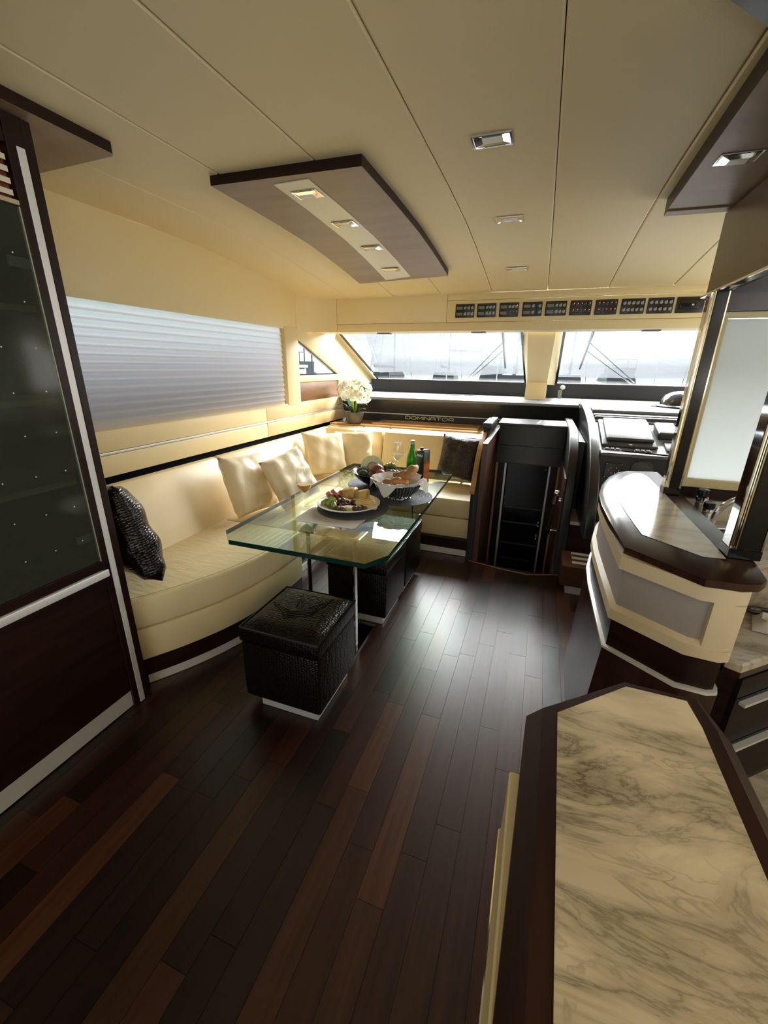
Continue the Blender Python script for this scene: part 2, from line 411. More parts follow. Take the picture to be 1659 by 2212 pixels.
# ---- ceiling of panels
ceiling = sroot('ceiling')
ysamp = [-3, -1, 0, 0.6, 1.2, 1.6, 2.0, 2.2, 2.4, 2.58, 2.75, 2.97, 3.19, 3.35, 3.5, 3.6, 3.7]
seams = [-2.06] + [-0.048 + 0.404 * k for k in range(-4, 6)] + [2.06]
for a, b in zip(seams, seams[1:]):
    g = 0.0013
    bm = B()
    rows = []
    for y in ysamp:
        rows.append([(a + g, y, zc(y, a) + 0.012), (a + g, y, zc(y, a) + 0.004), (a + g + 0.006, y, zc(y, a)), (b - g - 0.006, y, zc(y, b)), (b - g, y, zc(y, b) + 0.004), (b - g, y, zc(y, b) + 0.012)])
    grid(bm, rows)
    obj('ceiling_panel', bm, CEIL, ceiling, recalc=False, sharp=14)
bm = B(); grid(bm, [[(-2.3, y, zc(y) + 0.03), (2.3, y, zc(y) + 0.03)] for y in ysamp + [4.3]])
obj('ceiling_backing', bm, mat('seam_shadow_cream', (0.25, 0.19, 0.10), 0.6), ceiling)

# ---- left wall
XW = -2.05
wl = sroot('wall_left')
def wbox(name, y0, y1, z0, z1, m, d=0.0, bev=0.004, par=wl): return obj(name, bx((XW - 0.06, y0, z0), (XW + d, y1, z1), bev, 2), m, par)
# upper band: straight, then rounding the corner into the front valance
def corner_ring(off=0.0):
    R = 0.26; pts = [(XW - off, 3.44)]
    for k in range(1, 9):
        a = k / 8 * PI / 2
        pts.append((XW - off + (R + off) * (1 - math.cos(a)), 3.44 + (R + off) * math.sin(a)))
    return pts
bm = B(); box(bm, (XW - 0.06, 0.4, 1.672), (XW, 3.44, 2.10), 0.004, 2)
obj('upper_panel', bm, CREAM, wl)
rings = []
for (x, y), (x2, y2) in zip(corner_ring(), corner_ring(0.06)):
    rings.append([(x, y, 1.672), (x, y, 2.02), (x2, y2, 2.02), (x2, y2, 1.672)])
obj('corner_panel', loft(B(), rings), CREAM, wl)
wbox('backing', 0.9, 4.42, 0.0, 0.835, GAP, -0.035)
wbox('lower_panel', 0.9, 2.915, 0.832, 0.942, CREAM)
wbox('lower_panel', 2.92, 4.42, 0.832, 0.942, CREAM)
wbox('chrome_strip', 0.9, 4.42, 0.944, 0.957, STEELW, -0.002, 0.001)
wbox('upper_rail', 0.9, 2.915, 0.959, 1.072, CREAM)
wbox('upper_rail', 2.92, 4.42, 0.959, 1.072, CREAM)
wbox('window_post', 3.245, 3.45, 1.06, 1.69, CREAM, 0.006)
wbox('post_reveal', 3.19, 3.246, 1.06, 1.69, CREAM, -0.03)
wbox('wood_inset', 3.45, 4.6, 1.06, 1.245, BROWNP, -0.012)
wbox('sill_rail', 3.45, 4.7, 1.243, 1.302, CREAM, 0.0)
bm = B(); prism(bm, [(3.44, 1.70), (4.2, 1.70), (5.3, 1.19), (4.25, 1.19), (4.255, 1.302), (3.45, 1.61)], 'x', XW - 0.06, XW + 0.004, 0.006)
obj('windscreen_pillar', bm, CREAM, wl)
bm = B(); prism(bm, [(4.2, 1.70), (4.26, 1.70), (5.38, 1.19), (5.3, 1.19)], 'x', XW - 0.06, XW + 0.055)
obj('pillar_return', bm, CREAM, wl)
# aft part of the left side behind the cabinet, with its own window
wbox('aft_panel_low', -3, 0.9, 0.0, 1.05, CREAM, 0)
wbox('aft_panel_top', -3, 0.4, 1.68, 2.10, CREAM, 0)

# ---- windows
w1 = sroot('window_1')   # behind the roman blind
obj('pane', bx((XW - 0.055, 0.9, 1.07), (XW - 0.049, 3.24, 1.675)), WGLASS, w1, smooth=False)
w2 = sroot('window_2')   # triangular side light
bm = B(); prism(bm, [(3.455, 1.305), (4.24, 1.305), (3.455, 1.605)], 'x', XW - 0.05, XW - 0.044)
obj('pane', bm, WGLASS, w2, smooth=False)
bm = B()
for a, b in (((3.452, 1.306), (4.25, 1.306)), ((4.25, 1.306), (3.452, 1.61))):
    quadbar(bm, (XW - 0.03, *a), (XW - 0.03, *b), 0.016, 0.012, (1, 0, 0))
obj('rubber_seal', bm, BLACKG, w2)
GT = (3.97, 1.801); GB = (5.25, 1.235)
def gpt(x, s, off=0.0):   # s: 0 bottom .. 1 top on the raked windscreen
    n = Vector((0, 0.404, 0.915))
    p = Vector((x, GB[0] + (GT[0] - GB[0]) * s, GB[1] + (GT[1] - GB[1]) * s)) + n * off
    return tuple(p)
def pane_quad(xb0, xb1, xt0, xt1, off, th):
    lo = [gpt(xb0, 0, off), gpt(xb1, 0, off), gpt(xt1, 1, off), gpt(xt0, 1, off)]
    hi = [gpt(xb0, 0, off + th), gpt(xb1, 0, off + th), gpt(xt1, 1, off + th), gpt(xt0, 1, off + th)]
    return loft(B(), [lo, hi])
PANES = {3: (-1.97, -0.18, -2.0, -0.235), 4: (0.145, 1.97, 0.12, 2.0)}
for k, q in PANES.items():
    w = sroot('window_%d' % k)
    obj('pane', pane_quad(*q, 0.0, 0.006), WGLASS, w, smooth=False)
    bm = B()
    c = [gpt(q[0], 0, -0.012), gpt(q[1], 0, -0.012), gpt(q[3], 1, -0.012), gpt(q[2], 1, -0.012)]
    for a, b in zip(c, c[1:] + c[:1]): quadbar(bm, a, b, 0.022, 0.012, (0, 0.404, 0.915))
    obj('rubber_seal', bm, BLACKG, w)

# ---- front valance, soffit and centre post
wf = sroot('wall_front')
def vpanel(x0, x1, z0, z1, d=0.0, y0=3.70, m=CREAM, name='valance_panel'):
    return obj(name, bx((x0, y0 - d, z0), (x1, y0 + 0.05, z1), 0.003, 2), m, wf)
vpanel(-1.788, 1.85, 1.672, 1.735); vpanel(-1.788, -0.80, 1.737, 1.945)
vpanel(-0.798, 1.85, 1.737, 1.893, 0.004); vpanel(-0.798, 1.85, 1.895, 1.945)
obj('soffit', bx((-2.06, 3.72, 1.676), (2.06, 3.985, 1.70), 0.003), CREAM, wf)
bm = B()
for x in (-1.47, -0.62, 0.66): box(bm, (x, 3.86, 1.668), (x + 0.12, 3.94, 1.676), 0.003)
obj('air_slot', bm, DGREY, wf)
# centre post: wide inboard face, return sides, foot box
rings = [[(-0.17, 4.02, 1.69), (0.055, 4.02, 1.69), (0.115, 4.3, 1.70), (-0.23, 4.3, 1.70)],
         [(-0.15, 4.80, 1.255), (0.045, 4.80, 1.255), (0.14, 5.25, 1.235), (-0.175, 5.25, 1.235)],
         [(-0.15, 4.80, 1.235), (0.045, 4.80, 1.235), (0.14, 5.25, 1.215), (-0.175, 5.25, 1.215)]]
obj('centre_post', loft(B(), rings), CREAM, wf)
bm = B(); prism(bm, [(4.72, 1.087), (4.79, 1.25), (5.05, 1.25), (5.05, 1.087)], 'x', -0.155, 0.05, 0.004)
obj('post_foot', bm, CREAM, wf)
obj('bulkhead', bx((-2.05, 4.46, -1.4), (2.05, 4.50, 1.05)), BLACK, wf)
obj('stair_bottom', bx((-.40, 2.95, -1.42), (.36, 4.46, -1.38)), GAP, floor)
obj('sill_band', bx((-2.05, 5.20, 1.05), (2.05, 5.28, 1.24), 0.006), BLACK, wf)

# ---- right and aft enclosure (mostly outside the picture)
wr = sroot('wall_right')
XR = 2.05
obj('lower_panel', bx((XR, -3, 0), (XR + 0.06, 5.3, 1.06)), CREAM, wr)
obj('upper_panel', bx((XR, -3, 1.68), (XR + 0.06, 5.3, 2.10)), CREAM, wr)
for y in (-3.0, -0.95, 1.0, 3.25): obj('window_post', bx((XR, y, 1.05), (XR + 0.06, y + 0.2, 1.69)), CREAM, wr)
wb = sroot('wall_back')
obj('side_panel', bx((-2.05, -3.08, 0), (-1.4, -3.02, 2.1)), CREAM, wb)
obj('side_panel', bx((1.4, -3.08, 0), (2.05, -3.02, 2.1)), CREAM, wb)
obj('head_panel', bx((-1.4, -3.08, 2.0), (1.4, -3.02, 2.1)), CREAM, wb)

# ================================================================== ROMAN BLIND
bl = thing('roman_blind', 'pale grey pleated roman blind drawn over the long side window', 'blind', (XW, 2.0, 1.07))
nf = 15; zt, zb = 1.672, 1.078; hh = (zt - zb) / nf
for k in range(nf):
    z0 = zt - (k + 1) * hh; rows = []
    for j in range(7):
        tt = j / 6
        d = 0.006 + 0.014 * (1 - tt) ** 1.6 + (0.006 if j == 0 else 0)
        rows.append([(XW + d - 0.012 + 0.002 * math.sin(3.1 * y + k), y, z0 - 0.010 + (hh + 0.011) * tt) for y in (0.9, 1.4, 1.9, 2.4, 2.9, 3.188)])
    obj('blind_fold', grid(B(), rows), BLIND, bl, recalc=False)

# ================================================================== TALL CABINET ON THE LEFT
XF = -1.47
cb = thing('display_cabinet', 'tall dark wood display cabinet with smoked glass door beside the sofa', 'cabinet', (-1.75, 0.4, 0))
D_ = WENGE
obj('back_panel', bx((-2.03, -0.7, 0.0), (-2.0, 1.06, 2.0)), GAP, cb)
obj('side_panel', bx((-2.03, 1.035, 0.0), (XF, 1.062, 2.04), 0.002), D_, cb)
obj('base_box', bx((-2.0, -0.7, 0.003), (XF - 0.03, 1.035, 0.09)), D_, cb)
obj('kick_strip', bx((XF - 0.03, -0.7, 0.004), (XF - 0.012, 1.018, 0.078), 0.002), STEELW, cb)
obj('lower_door', bx((XF - 0.03, -0.7, 0.085), (XF - 0.004, 1.003, 0.618), 0.003), D_, cb)
obj('pull_bar', bx((XF - 0.03, -0.7, 0.622), (XF + 0.004, 1.0, 0.652), 0.004, 2), STEELW, cb)
obj('middle_rail', bx((XF - 0.03, -0.7, 0.655), (XF - 0.002, 0.985, 0.69), 0.002), D_, cb)
obj('floor_shelf', bx((-2.0, -0.7, 0.63), (XF - 0.035, 1.035, 0.66)), D_, cb)
obj('front_stile', bx((XF - 0.04, 0.985, 0.0), (XF, 1.0355, 2.04), 0.002), D_, cb)
obj('stile_inlay', bx((XF - 0.01, 1.009, 0.004), (XF + 0.003, 1.031, 1.966), 0.001), STEELW, cb)
gd = obj('glass_door', bx((XF - 0.014, -0.7, 0.69), (XF - 0.006, 0.984, 1.815), 0.002), SMOKE, cb)
bm = B()
for i in range(17):
    for j in range(9):
        y = 0.936 - 0.0925 * i; z = 1.691 - 0.1283 * j
        if y > -0.6: box(bm, (XF - 0.0062, y - 0.0016, z - 0.0016), (XF - 0.0052, y + 0.0016, z + 0.0016))
od = obj('etched_dots', bm, DOTS, gd, smooth=False); od['kind'] = 'stuff'
bm = B(); box(bm, (XF - 0.013, 0.982, 0.69), (XF - 0.004, 0.9855, 1.815)); obj('glass_edge', bm, mat('ground_glass_edge', (0.45, 0.45, 0.34), 0.3), gd)
for z in (0.98, 1.26, 1.54): obj('shelf', bx((-1.99, -0.7, z), (XF - 0.06, 1.03, z + 0.02), 0.003), mat('shelf_edge_pale', (0.62, 0.60, 0.50), 0.4), cb)
obj('hinge', bx((XF - 0.03, 0.93, 1.655), (XF - 0.016, 0.985, 1.685), 0.002), STEELW, cb)
obj('hinge', bx((XF - 0.03, 0.93, 0.775), (XF - 0.016, 0.985, 0.805), 0.002), STEELW, cb)
obj('top_rail', bx((XF - 0.03, -0.7, 1.818), (XF - 0.002, 0.985, 1.83), 0.001), wood_mat('pale_edge_wood', (0.45, 0.33, 0.22), 0.4), cb)
for k in range(4):
    z = 1.838 + 0.028 * k
    bm = B(); prism(bm, [(XF - 0.045, z + 0.012), (XF - 0.004, z), (XF - 0.004, z + 0.014), (XF - 0.045, z + 0.022)], 'y', -0.7, 0.975)
    obj('louvre_slat', bm, mat('louvre_cream', (0.75, 0.66, 0.52), 0.4) if k == 0 else bpy.data.materials['louvre_cream'], cb)
obj('head_block', bx((XF - 0.06, 0.945, 1.83), (XF - 0.03, 0.985, 2.04)), wood_mat('red_wood', (0.25, 0.07, 0.03), 0.35), cb)
obj('head_rail', bx((-2.0, -0.7, 1.965), (XF - 0.004, 0.985, 2.04), 0.002), D_, cb)

# ceiling boards of dark lacquer
cpl = thing('ceiling_board', 'dark brown ceiling board jutting forward above the tall glass cabinet', 'ceiling board', (-1.6, 0.5, 2.04))
bm = B(); prism(bm, [(-2.03, -1.0), (-1.425, -1.0), (-1.425, 1.285), (-1.44, 1.30), (-2.03, 1.325)], 'z', 2.045, 2.079, side_mat=1)
obj('board', bm, [PLATE, WENGE], cpl)

# ================================================================== CEILING LIGHT PANEL
lp = thing('ceiling_light_panel', 'long brown lacquered ceiling panel with cream centre strip over the dining table', 'ceiling panel', (-1.0, 2.4, 2.0))
def slab(edgeL, edgeR, y0, y1, th, up=0.0, n=10, xfun=None):
    bm = B(); rings = []
    for i in range(n + 1):
        tt = i / n
        yl = y0[0] + (y1[0] - y0[0]) * tt; yr = y0[1] + (y1[1] - y0[1]) * tt
        xl = edgeL[0] + (edgeL[1] - edgeL[0]) * tt; xr = edgeR[0] + (edgeR[1] - edgeR[0]) * tt
        rings.append([(xl, yl, zc(yl) - th - up), (xr, yr, zc(yr) - th - up), (xr, yr, zc(yr) - up), (xl, yl, zc(yl) - up)])
    loft(bm, rings)
    bm.normal_update()
    for f in bm.faces:
        if abs(f.normal.z) < .5: f.material_index = 1
    return bm
obj('board', slab((-1.30, -1.353), (-0.676, -0.683), (1.60, 1.62), (3.20, 3.13), 0.036), [PLATE, WENGE], lp)
obj('centre_strip', slab((-1.055, -1.129), (-0.904, -0.934), (1.66, 1.655), (3.14, 3.09), 0.003, 0.036), [mat('cream_lacquer', (0.74, 0.66, 0.47), 0.3)] * 2, lp)
def spot(par, x, y, z, w=0.062, h=0.042):
    """square recess trim with mirror facets and a small lens"""
    b = B(); f = 0.006
    o_ = [(x - w, y - h), (x + w, y - h), (x + w, y + h), (x - w, y + h)]
    i_ = [(x - w + f, y - h + f), (x + w - f, y - h + f), (x + w - f, y + h - f), (x - w + f, y + h - f)]
    loft(b, [[(p[0], p[1], z) for p in o_], [(p[0], p[1], z - 0.006) for p in o_], [(p[0], p[1], z - 0.006) for p in i_], [(p[0], p[1], z - 0.0005) for p in i_]], cap=False)
    bez = obj('bezel', b, CHROME, par)
    b = B(); k = 0.5
    c_ = [(x - w * k, y - h * k), (x + w * k, y - h * k), (x + w * k, y + h * k), (x - w * k, y + h * k)]
    loft(b, [[(p[0], p[1], z - 0.004) for p in i_], [(p[0], p[1], z - 0.0008) for p in c_]], cap=False)
    obj('reflector', b, CHROME, par, smooth=False)
    obj('lens', bx((x - w * k, y - h * k, z - 0.0035), (x + w * k, y + h * k, z - 0.0006), 0.0008), LENS, par)
for x, y in ((-0.975, 1.775), (-0.985, 2.15), (-0.995, 2.53), (-1.015, 2.93)):
    s_ = obj('spotlight', bx((x - 0.055, y - 0.04, zc(y) - 0.0425), (x + 0.055, y + 0.04, zc(y) - 0.0385), 0.001), CHROME, lp)
    z = zc(y) - 0.0425
    b = B(); k = 0.55; w, h = 0.05, 0.035
    o4 = [(x - w, y - h), (x + w, y - h), (x + w, y + h), (x - w, y + h)]
    loft(b, [[(p[0], p[1], z - 0.001) for p in o4], [(x + (p[0] - x) * k, y + (p[1] - y) * k, z - 0.006) for p in o4]], cap=False)
    obj('reflector', b, CHROME, s_, smooth=False)
    obj('lens', bx((x - w * k, y - h * k, z - 0.0075), (x + w * k, y + h * k, z - 0.004), 0.001), LENS, s_)
for n, (x, y, lab) in enumerate(((-0.245, 1.66, 'square chrome ceiling spotlight nearest the camera on bare cream ceiling'), (-0.245, 2.42, 'square chrome ceiling spotlight in the middle of the row of three'), (-0.245, 3.19, 'small dark square ceiling spotlight farthest forward near the switch panels'))):
    s = thing('ceiling_spotlight', lab, 'ceiling light', (x, y, zc(y)), 'spotlights along the bare cream ceiling')
    spot(s, x, y, zc(y) + 0.0005)
sc_ = thing('ceiling_hatch', 'dark grey panel edge in the top right ceiling corner', 'hatch', (0.5, 1.1, 2.06))
bm = B(); prism(bm, [(0.235, 1.22), (0.36, 1.352), (0.9, 1.30), (0.9, 0.9), (0.235, 0.9)], 'z', 2.062, 2.083, 0.003)
obj('board', bm, DGREY, sc_)
# ================================================================== RIGHT CEILING BOARD, OVERHEAD UNIT, PARTITION
cpr = thing('ceiling_board', 'lilac-brown lacquered ceiling board with one spotlight at the upper right', 'ceiling board', (0.9, 1.5, 2.03))
bm = B(); prism(bm, [(0.392, 1.0), (0.375, 1.40), (0.395, 2.36), (1.9, 2.43), (1.9, 1.0)], 'z', 2.015, 2.073, side_mat=1)
obj('board', bm, [PLATE, WENGE], cpr)
bm = B(); prism(bm, [(0.395, 2.30), (0.395, 2.36), (1.9, 2.43), (1.9, 2.36)], 'z', 2.009, 2.016); obj('end_strip', bm, PLATE, cpr)
x, y, z = 0.478, 1.84, 2.015
s_ = obj('spotlight', bx((x - 0.055, y - 0.04, z - 0.004), (x + 0.055, y + 0.04, z), 0.001), CHROME, cpr)
b = B(); o4 = [(x - .05, y - .035), (x + .05, y - .035), (x + .05, y + .035), (x - .05, y + .035)]
loft(b, [[(p[0], p[1], z - 0.005) for p in o4], [(x + (p[0] - x) * .5, y + (p[1] - y) * .5, z - 0.012) for p in o4]], cap=False); obj('reflector', b, CHROME, s_, smooth=False)
obj('lens', bx((x - .025, y - .018, z - 0.014), (x + .025, y + .018, z - 0.006), 0.001), LENS, s_)

XP = 0.605
ov = thing('overhead_cabinet', 'dark brown overhead galley cabinet hanging above the frosted partition', 'cabinet', (1.1, 1.7, 1.7))
obj('body', bx((XP + 0.012, 0.6, 1.702), (1.95, 2.37, 2.006), 0.003), mat('brown_lacquer', (0.125, 0.072, 0.040), 0.3, vary=(2, 0.1, (1, 6, 1))), ov)
obj('edge_trim', bx((XP - 0.004, 0.6, 1.692), (XP + 0.014, 2.38, 1.704), 0.002), CHROME, ov)
obj('underside', bx((XP + 0.012, 0.6, 1.680), (1.95, 2.37, 1.700), 0.002), BLACKG, ov)

pt = thing('galley_partition', 'frosted glass partition in a cream and dark wood frame at the end of the bar', 'partition', (1.1, 2.16, 0.86))
yp = 2.15
def pb(name, x0, x1, z0, z1, m, y0=yp, y1=yp + 0.04, bev=0.002): return obj(name, bx((x0, y0, z0), (x1, y1, z1), bev), m, pt)
pb('header', 0.60, 1.65, 1.615, 1.70, WENGEH)
pb('bottom_rail', 0.61, 1.65, 0.862, 0.908, WENGE, yp - 0.002)
pb('frame_rail', 0.62, 1.65, 0.908, 0.945, CREAM, yp + 0.003)
pb('frame_rail', 0.62, 1.65, 1.592, 1.615, CREAM, yp + 0.003)
pb('frame_stile', 0.622, 0.655, 0.945, 1.592, CREAM, yp + 0.003)
pb('frame_stile', 1.30, 1.65, 0.945, 1.592, CREAM, yp + 0.003)
fg_ = pb('frosted_pane', 0.655, 1.30, 0.945, 1.592, FROST, yp + 0.018, yp + 0.026, 0.0)
bm = B()
for a, b in (((0.655, 0.945), (1.30, 0.945)), ((1.30, 1.592), (0.655, 1.592))): quadbar(bm, (a[0], yp + 0.01, a[1]), (b[0], yp + 0.01, b[1]), 0.006, 0.008, (0, 1, 0))
obj('glass_bead', bm, CHROME, fg_)

def post(label, x, y, z0, z1, w=0.05, dd=0.05):
    p = thing('bar_post', label, 'post', (x, y, z0))
    obj('shaft', bx((x - w / 2 + 0.006, y - dd / 2, z0), (x + w / 2, y + dd / 2, z1), 0.003), BLACKG, p)
    obj('edge_bead', bx((x - w / 2 - 0.002, y - dd / 2 - 0.003, z0), (x - w / 2 + 0.005, y - dd / 2 + 0.006, z1), 0.002), BRASS, p)
    obj('edge_bead', bx((x + w / 2 - 0.003, y - dd / 2 - 0.003, z0), (x + w / 2 + 0.003, y - dd / 2 + 0.004, z1), 0.001), BRASS, p)
    obj('mirror_side', bx((x - w / 2 - 0.012, y - dd / 2 + 0.008, z0), (x - w / 2 + 0.004, y + dd / 2, z1), 0.002), CHROME, p)
    obj('foot_plate', bx((x - w / 2 - 0.014, y - dd / 2 - 0.004, z0), (x + w / 2 + 0.004, y + dd / 2 + 0.004, z0 + 0.03), 0.002), BLACKG, p)
    return p
post('glossy black post with gilt edges at the far end of the bar', 0.592, 2.10, 0.886, 1.68, 0.046, 0.05)
post('thick glossy black post with gilt edge at the near end of the bar', 0.612, 1.415, 0.886, 1.68, 0.062, 0.06)

# ================================================================== BAR
BARC = mat('bar_cream', (0.72, 0.60, 0.41), 0.45, bump=(160, 0.05))
bar = thing('bar_counter', 'raised marble topped bar with dark wood rim and cream panelled front', 'bar', (0.45, 1.8, 0))
T_ = [(.343, 1.478), (.333, 1.70), (.329, 1.88), (.334, 2.03), (.365, 2.20), (.425, 2.385), (.485, 2.50), (.60, 2.53), (.632, 2.53), (.632, 1.375), (.60, 1.345), (.558, 1.332), (.498, 1.322)]
K_ = [(.312, 1.415), (.300, 1.66), (.295, 1.865), (.302, 2.03), (.333, 2.21), (.390, 2.41), (.452, 2.545), (.60, 2.57), (.64, 2.57), (.64, 1.305), (.612, 1.268), (.569, 1.253), (.484, 1.250)]
M_ = [(.370, 1.492), (.361, 1.70), (.358, 1.87), (.364, 2.02), (.394, 2.18), (.448, 2.345), (.505, 2.45), (.545, 2.46), (.560, 2.40), (.565, 1.90), (.566, 1.50), (.562, 1.37), (.504, 1.362)]
def ring(pts, z): return [(p[0], p[1], z) for p in pts]
obj('wood_rim', loft(B(), [ring(K_, .842), ring(K_, .864), ring(T_, .885)]), WENGEH, bar)
bm = B(); loft(bm, [ring(M_, .880), ring(M_, .8866)]); mt_ = obj('marble_top', bm, MARB, bar)
bm = B(); L_ = [(.370 + (p[0] - .46) * 0.02 + p[0] - .370, p[1] + (p[1] - 1.9) * 0.004) for p in M_]
loft(bm, [ring(L_, .880), ring(L_, .8858)]); obj('inlay_line', bm, GAP, bar)
def shrink(pts, d):
    c = Vector((sum(p[0] for p in pts) / len(pts), sum(p[1] for p in pts) / len(pts))); out = []
    n = len(pts)
    for i in range(n):
        a = Vector(pts[i - 1]); b = Vector(pts[i]); e = Vector(pts[(i + 1) % n])
        n1 = Vector(((b - a).y, -(b - a).x)).normalized(); n2 = Vector(((e - b).y, -(e - b).x)).normalized()
        if n1.dot(b - c) < 0: n1 = -n1
        if n2.dot(b - c) < 0: n2 = -n2
        k = (n1 + n2); k = k / max(k.length_squared / 2, 0.4)
        out.append(tuple(b - k * d))
    return out
C_ = [(.304, 1.392), (.300, 1.66), (.299, 1.865), (.307, 2.03), (.338, 2.20), (.394, 2.40), (.455, 2.53), (.55, 2.55), (.604, 2.55), (.604, 1.29), (.596, 1.262), (.567, 1.250), (.484, 1.257)]
CI = shrink(C_, 0.016)
obj('fabric_inset', loft(B(), [ring(CI, .66), ring(CI, .80)]), LILAC, bar)
obj('cream_band', loft(B(), [ring(C_, .797), ring(C_, .842)]), BARC, bar)
obj('cream_band', loft(B(), [ring(C_, .615), ring(C_, .652), ring(CI, .666)]), BARC, bar)
bm = B(); prism(bm, [(.520, 1.2555), (.567, 1.250), (.596, 1.262), (.604, 1.29), (.604, 1.34), (.51, 1.30)], 'z', .65, .80); obj('cream_stile', bm, BARC, bar)
S_ = shrink(C_, 0.012)
obj('recess', loft(B(), [ring(S_, .50), ring(S_, .616)]), WENGE, bar)
obj('chrome_trim', loft(B(), [ring(C_, .497), ring(C_, .506), ring(shrink(C_, 0.006), .509)]), STEELW, bar)
C0 = [(p[0] - 0.035 + 0.02 * max(0, (p[1] - 1.4)), p[1] - 0.02) if p[0] < 0.47 else p for p in C_]
obj('base_cabinet', loft(B(), [ring(C0, 0.0), ring(C_, .497)]), WENGEH, bar)

# ================================================================== NEAR COUNTER
nc = thing('near_counter', 'large marble topped counter with dark wood rim at the lower right, nearest of all', 'counter', (0.2, 0.4, 0))
Zt = 0.80
N_B = [(.050, .676), (.228, .830), (.372, .826), (.392, .74), (.385, -.35), (.010, -.35)]
N_T = [(.076, .684), (.232, .816), (.355, .812), (.366, .735), (.358, -.35), (.040, -.35)]
N_M = [(.102, .682), (.233, .802), (.336, .800), (.343, .735), (.334, -.34), (.066, -.34)]
obj('wood_rim', loft(B(), [ring(N_B, Zt - .04), ring(N_B, Zt - .02), ring(N_T, Zt)]), wood_mat('wenge_rim_near', (0.030, 0.013, 0.009), 0.35, (14, 1.2, 1.2), 0.3, spec=0.12), nc)
obj('marble_top', loft(B(), [ring(N_M, Zt - .005), ring(N_M, Zt + .0012)]), MARB_F, nc)
NB2 = shrink(N_B, 0.012)
obj('body', loft(B(), [ring(NB2, 0.0), ring(NB2, Zt - .038)]), WENGE, nc)
bm = B(); box(bm, (.030, -.35, .595), (.075, .575, .75), 0.003); obj('side_panel', bm, CREAM, nc)
bm = B(); box(bm, (.026, -.35, .588), (.075, .58, .60), 0.002); obj('side_bead', bm, BRASS, nc)

# ================================================================== GALLEY WORKTOP AND CABINETS
GALB = wood_mat('galley_black_wood', (0.012, 0.008, 0.007), 0.4, (1.2, 1.2, 14), 0.3, spec=0.12)
ga = thing('galley_unit', 'dark galley base cabinets under a low marble worktop right of the bar', 'cabinet', (1.0, 1.7, 0))
G_ = [(.610, 2.12), (.610, 1.305), (.645, 1.288), (1.50, 2.003), (1.50, 2.12)]
obj('worktop', loft(B(), [ring(G_, .572), ring(G_, .594), ring(shrink(G_, .006), .600)]), MARB, ga)
GE = [(.612, 2.12), (.612, 1.315), (.650, 1.297), (1.49, 2.0), (1.49, 2.12)]
obj('worktop_edge', loft(B(), [ring(GE, .545), ring(GE, .572)]), WENGEH, ga)
GI = [(.614, 2.11), (.614, 1.335), (.655, 1.318), (1.48, 2.01), (1.48, 2.11)]
obj('carcass', loft(B(), [ring(GI, 0.0), ring(GI, .545)]), WENGE, ga)
d_ = Vector((.767, .641, 0)); nrm = Vector((.641, -.767, 0)); p0 = Vector((.655, 1.318, 0))
for k, (u0, u1, z0, z1) in enumerate(((.0, .42, .47, .54), (.0, .42, .28, .465), (.0, .42, .06, .275), (.425, .9, .28, .54), (.425, .9, .06, .275))):
    a = p0 + d_ * u0; b = p0 + d_ * u1
    lo = [a, b, b + nrm * .016, a + nrm * .016]
    dr = obj('drawer_front', loft(B(), [[(v.x, v.y, z0) for v in lo], [(v.x, v.y, z1) for v in lo]]), GALB, ga)
    if k == 0: continue
    lip = [a + d_ * .02 + nrm * .016, b - d_ * .02 + nrm * .016, b - d_ * .02 + nrm * .034, a + d_ * .02 + nrm * .034]
    obj('pull_lip', loft(B(), [[(v.x, v.y, z1 - .022) for v in lip], [(v.x, v.y, z1 - .012) for v in lip]]), STEELW, dr)
obj('back_ledge', bx((.640, 1.66, .600), (1.5, 2.12, .776), .003), MARB, ga)
obj('splashback', bx((.648, 2.122, .600), (1.6, 2.143, .860)), MARB, ga)
fa = thing('kitchen_faucet', 'arched chrome kitchen faucet behind the bar', 'faucet', (.715, 1.90, .777))
obj('base_ring', lathe(B(), [(.03, 0), (.03, .012), (.022, .02), (.018, .03)], (.715, 1.90, .777), 20), CHROME, fa)
obj('spout', tube(B(), smoothpoly([(.700, 1.90, .79), (.702, 1.90, .86), (.728, 1.895, .915), (.775, 1.885, .945), (.84, 1.87, .935), (.87, 1.865, .90)], 5), .011, 10), CHROME, fa)
obj('lever', tube(B(), [(.715, 1.90, .80), (.76, 1.885, .812), (.81, 1.87, .808)], [.012, .008, .006], 8), CHROME, fa)
def grinder(label, x, y, h):
    g = thing('spice_grinder', label, 'grinder', (x, y, .777), 'grinders behind the bar')
    obj('body', lathe(B(), [(.022, 0), (.022, h * .55), (.019, h * .62), (.021, h * .64), (.021, h * .68)], (x, y, .777), 18), mat('brushed_steel', (.5, .47, .43), .35, metal=.8), g)
    obj('collar', lathe(B(), [(.0225, h * .66), (.0225, h * .76), (.019, h * .77)], (x, y, .777), 18), CHROME, g)
    obj('cap', lathe(B(), [(.018, h * .77), (.021, h * .80), (.020, h * .97), (.012, h)], (x, y, .777), 16), BLACKG, g)
grinder('taller steel grinder with black cap, left of the pair behind the bar', .700, 2.06, .150)
grinder('shorter steel grinder with black cap, nearer the faucet', .705, 1.985, .115)
rcl = tag(obj('dish_cloth', grid(B(), [[(.70 + .018 * i + .004 * math.sin(j), 1.72 + .03 * j, .782 + .014 * math.sin(i * 1.3 + j * .8) ** 2) for i in range(6)] for j in range(6)]), mat('red_cloth', (.45, .06, .09), .9)), 'red dish cloth lying by the faucet', 'cloth')
bm = B(); rr = random.Random(4)
grid(bm, [[(.74 + .022 * i + .008 * j, 1.50 + .022 * j - .004 * i, .603 + (.034 * rr.random() if 0 < i < 6 and 0 < j < 6 else 0)) for i in range(7)] for j in range(6)])
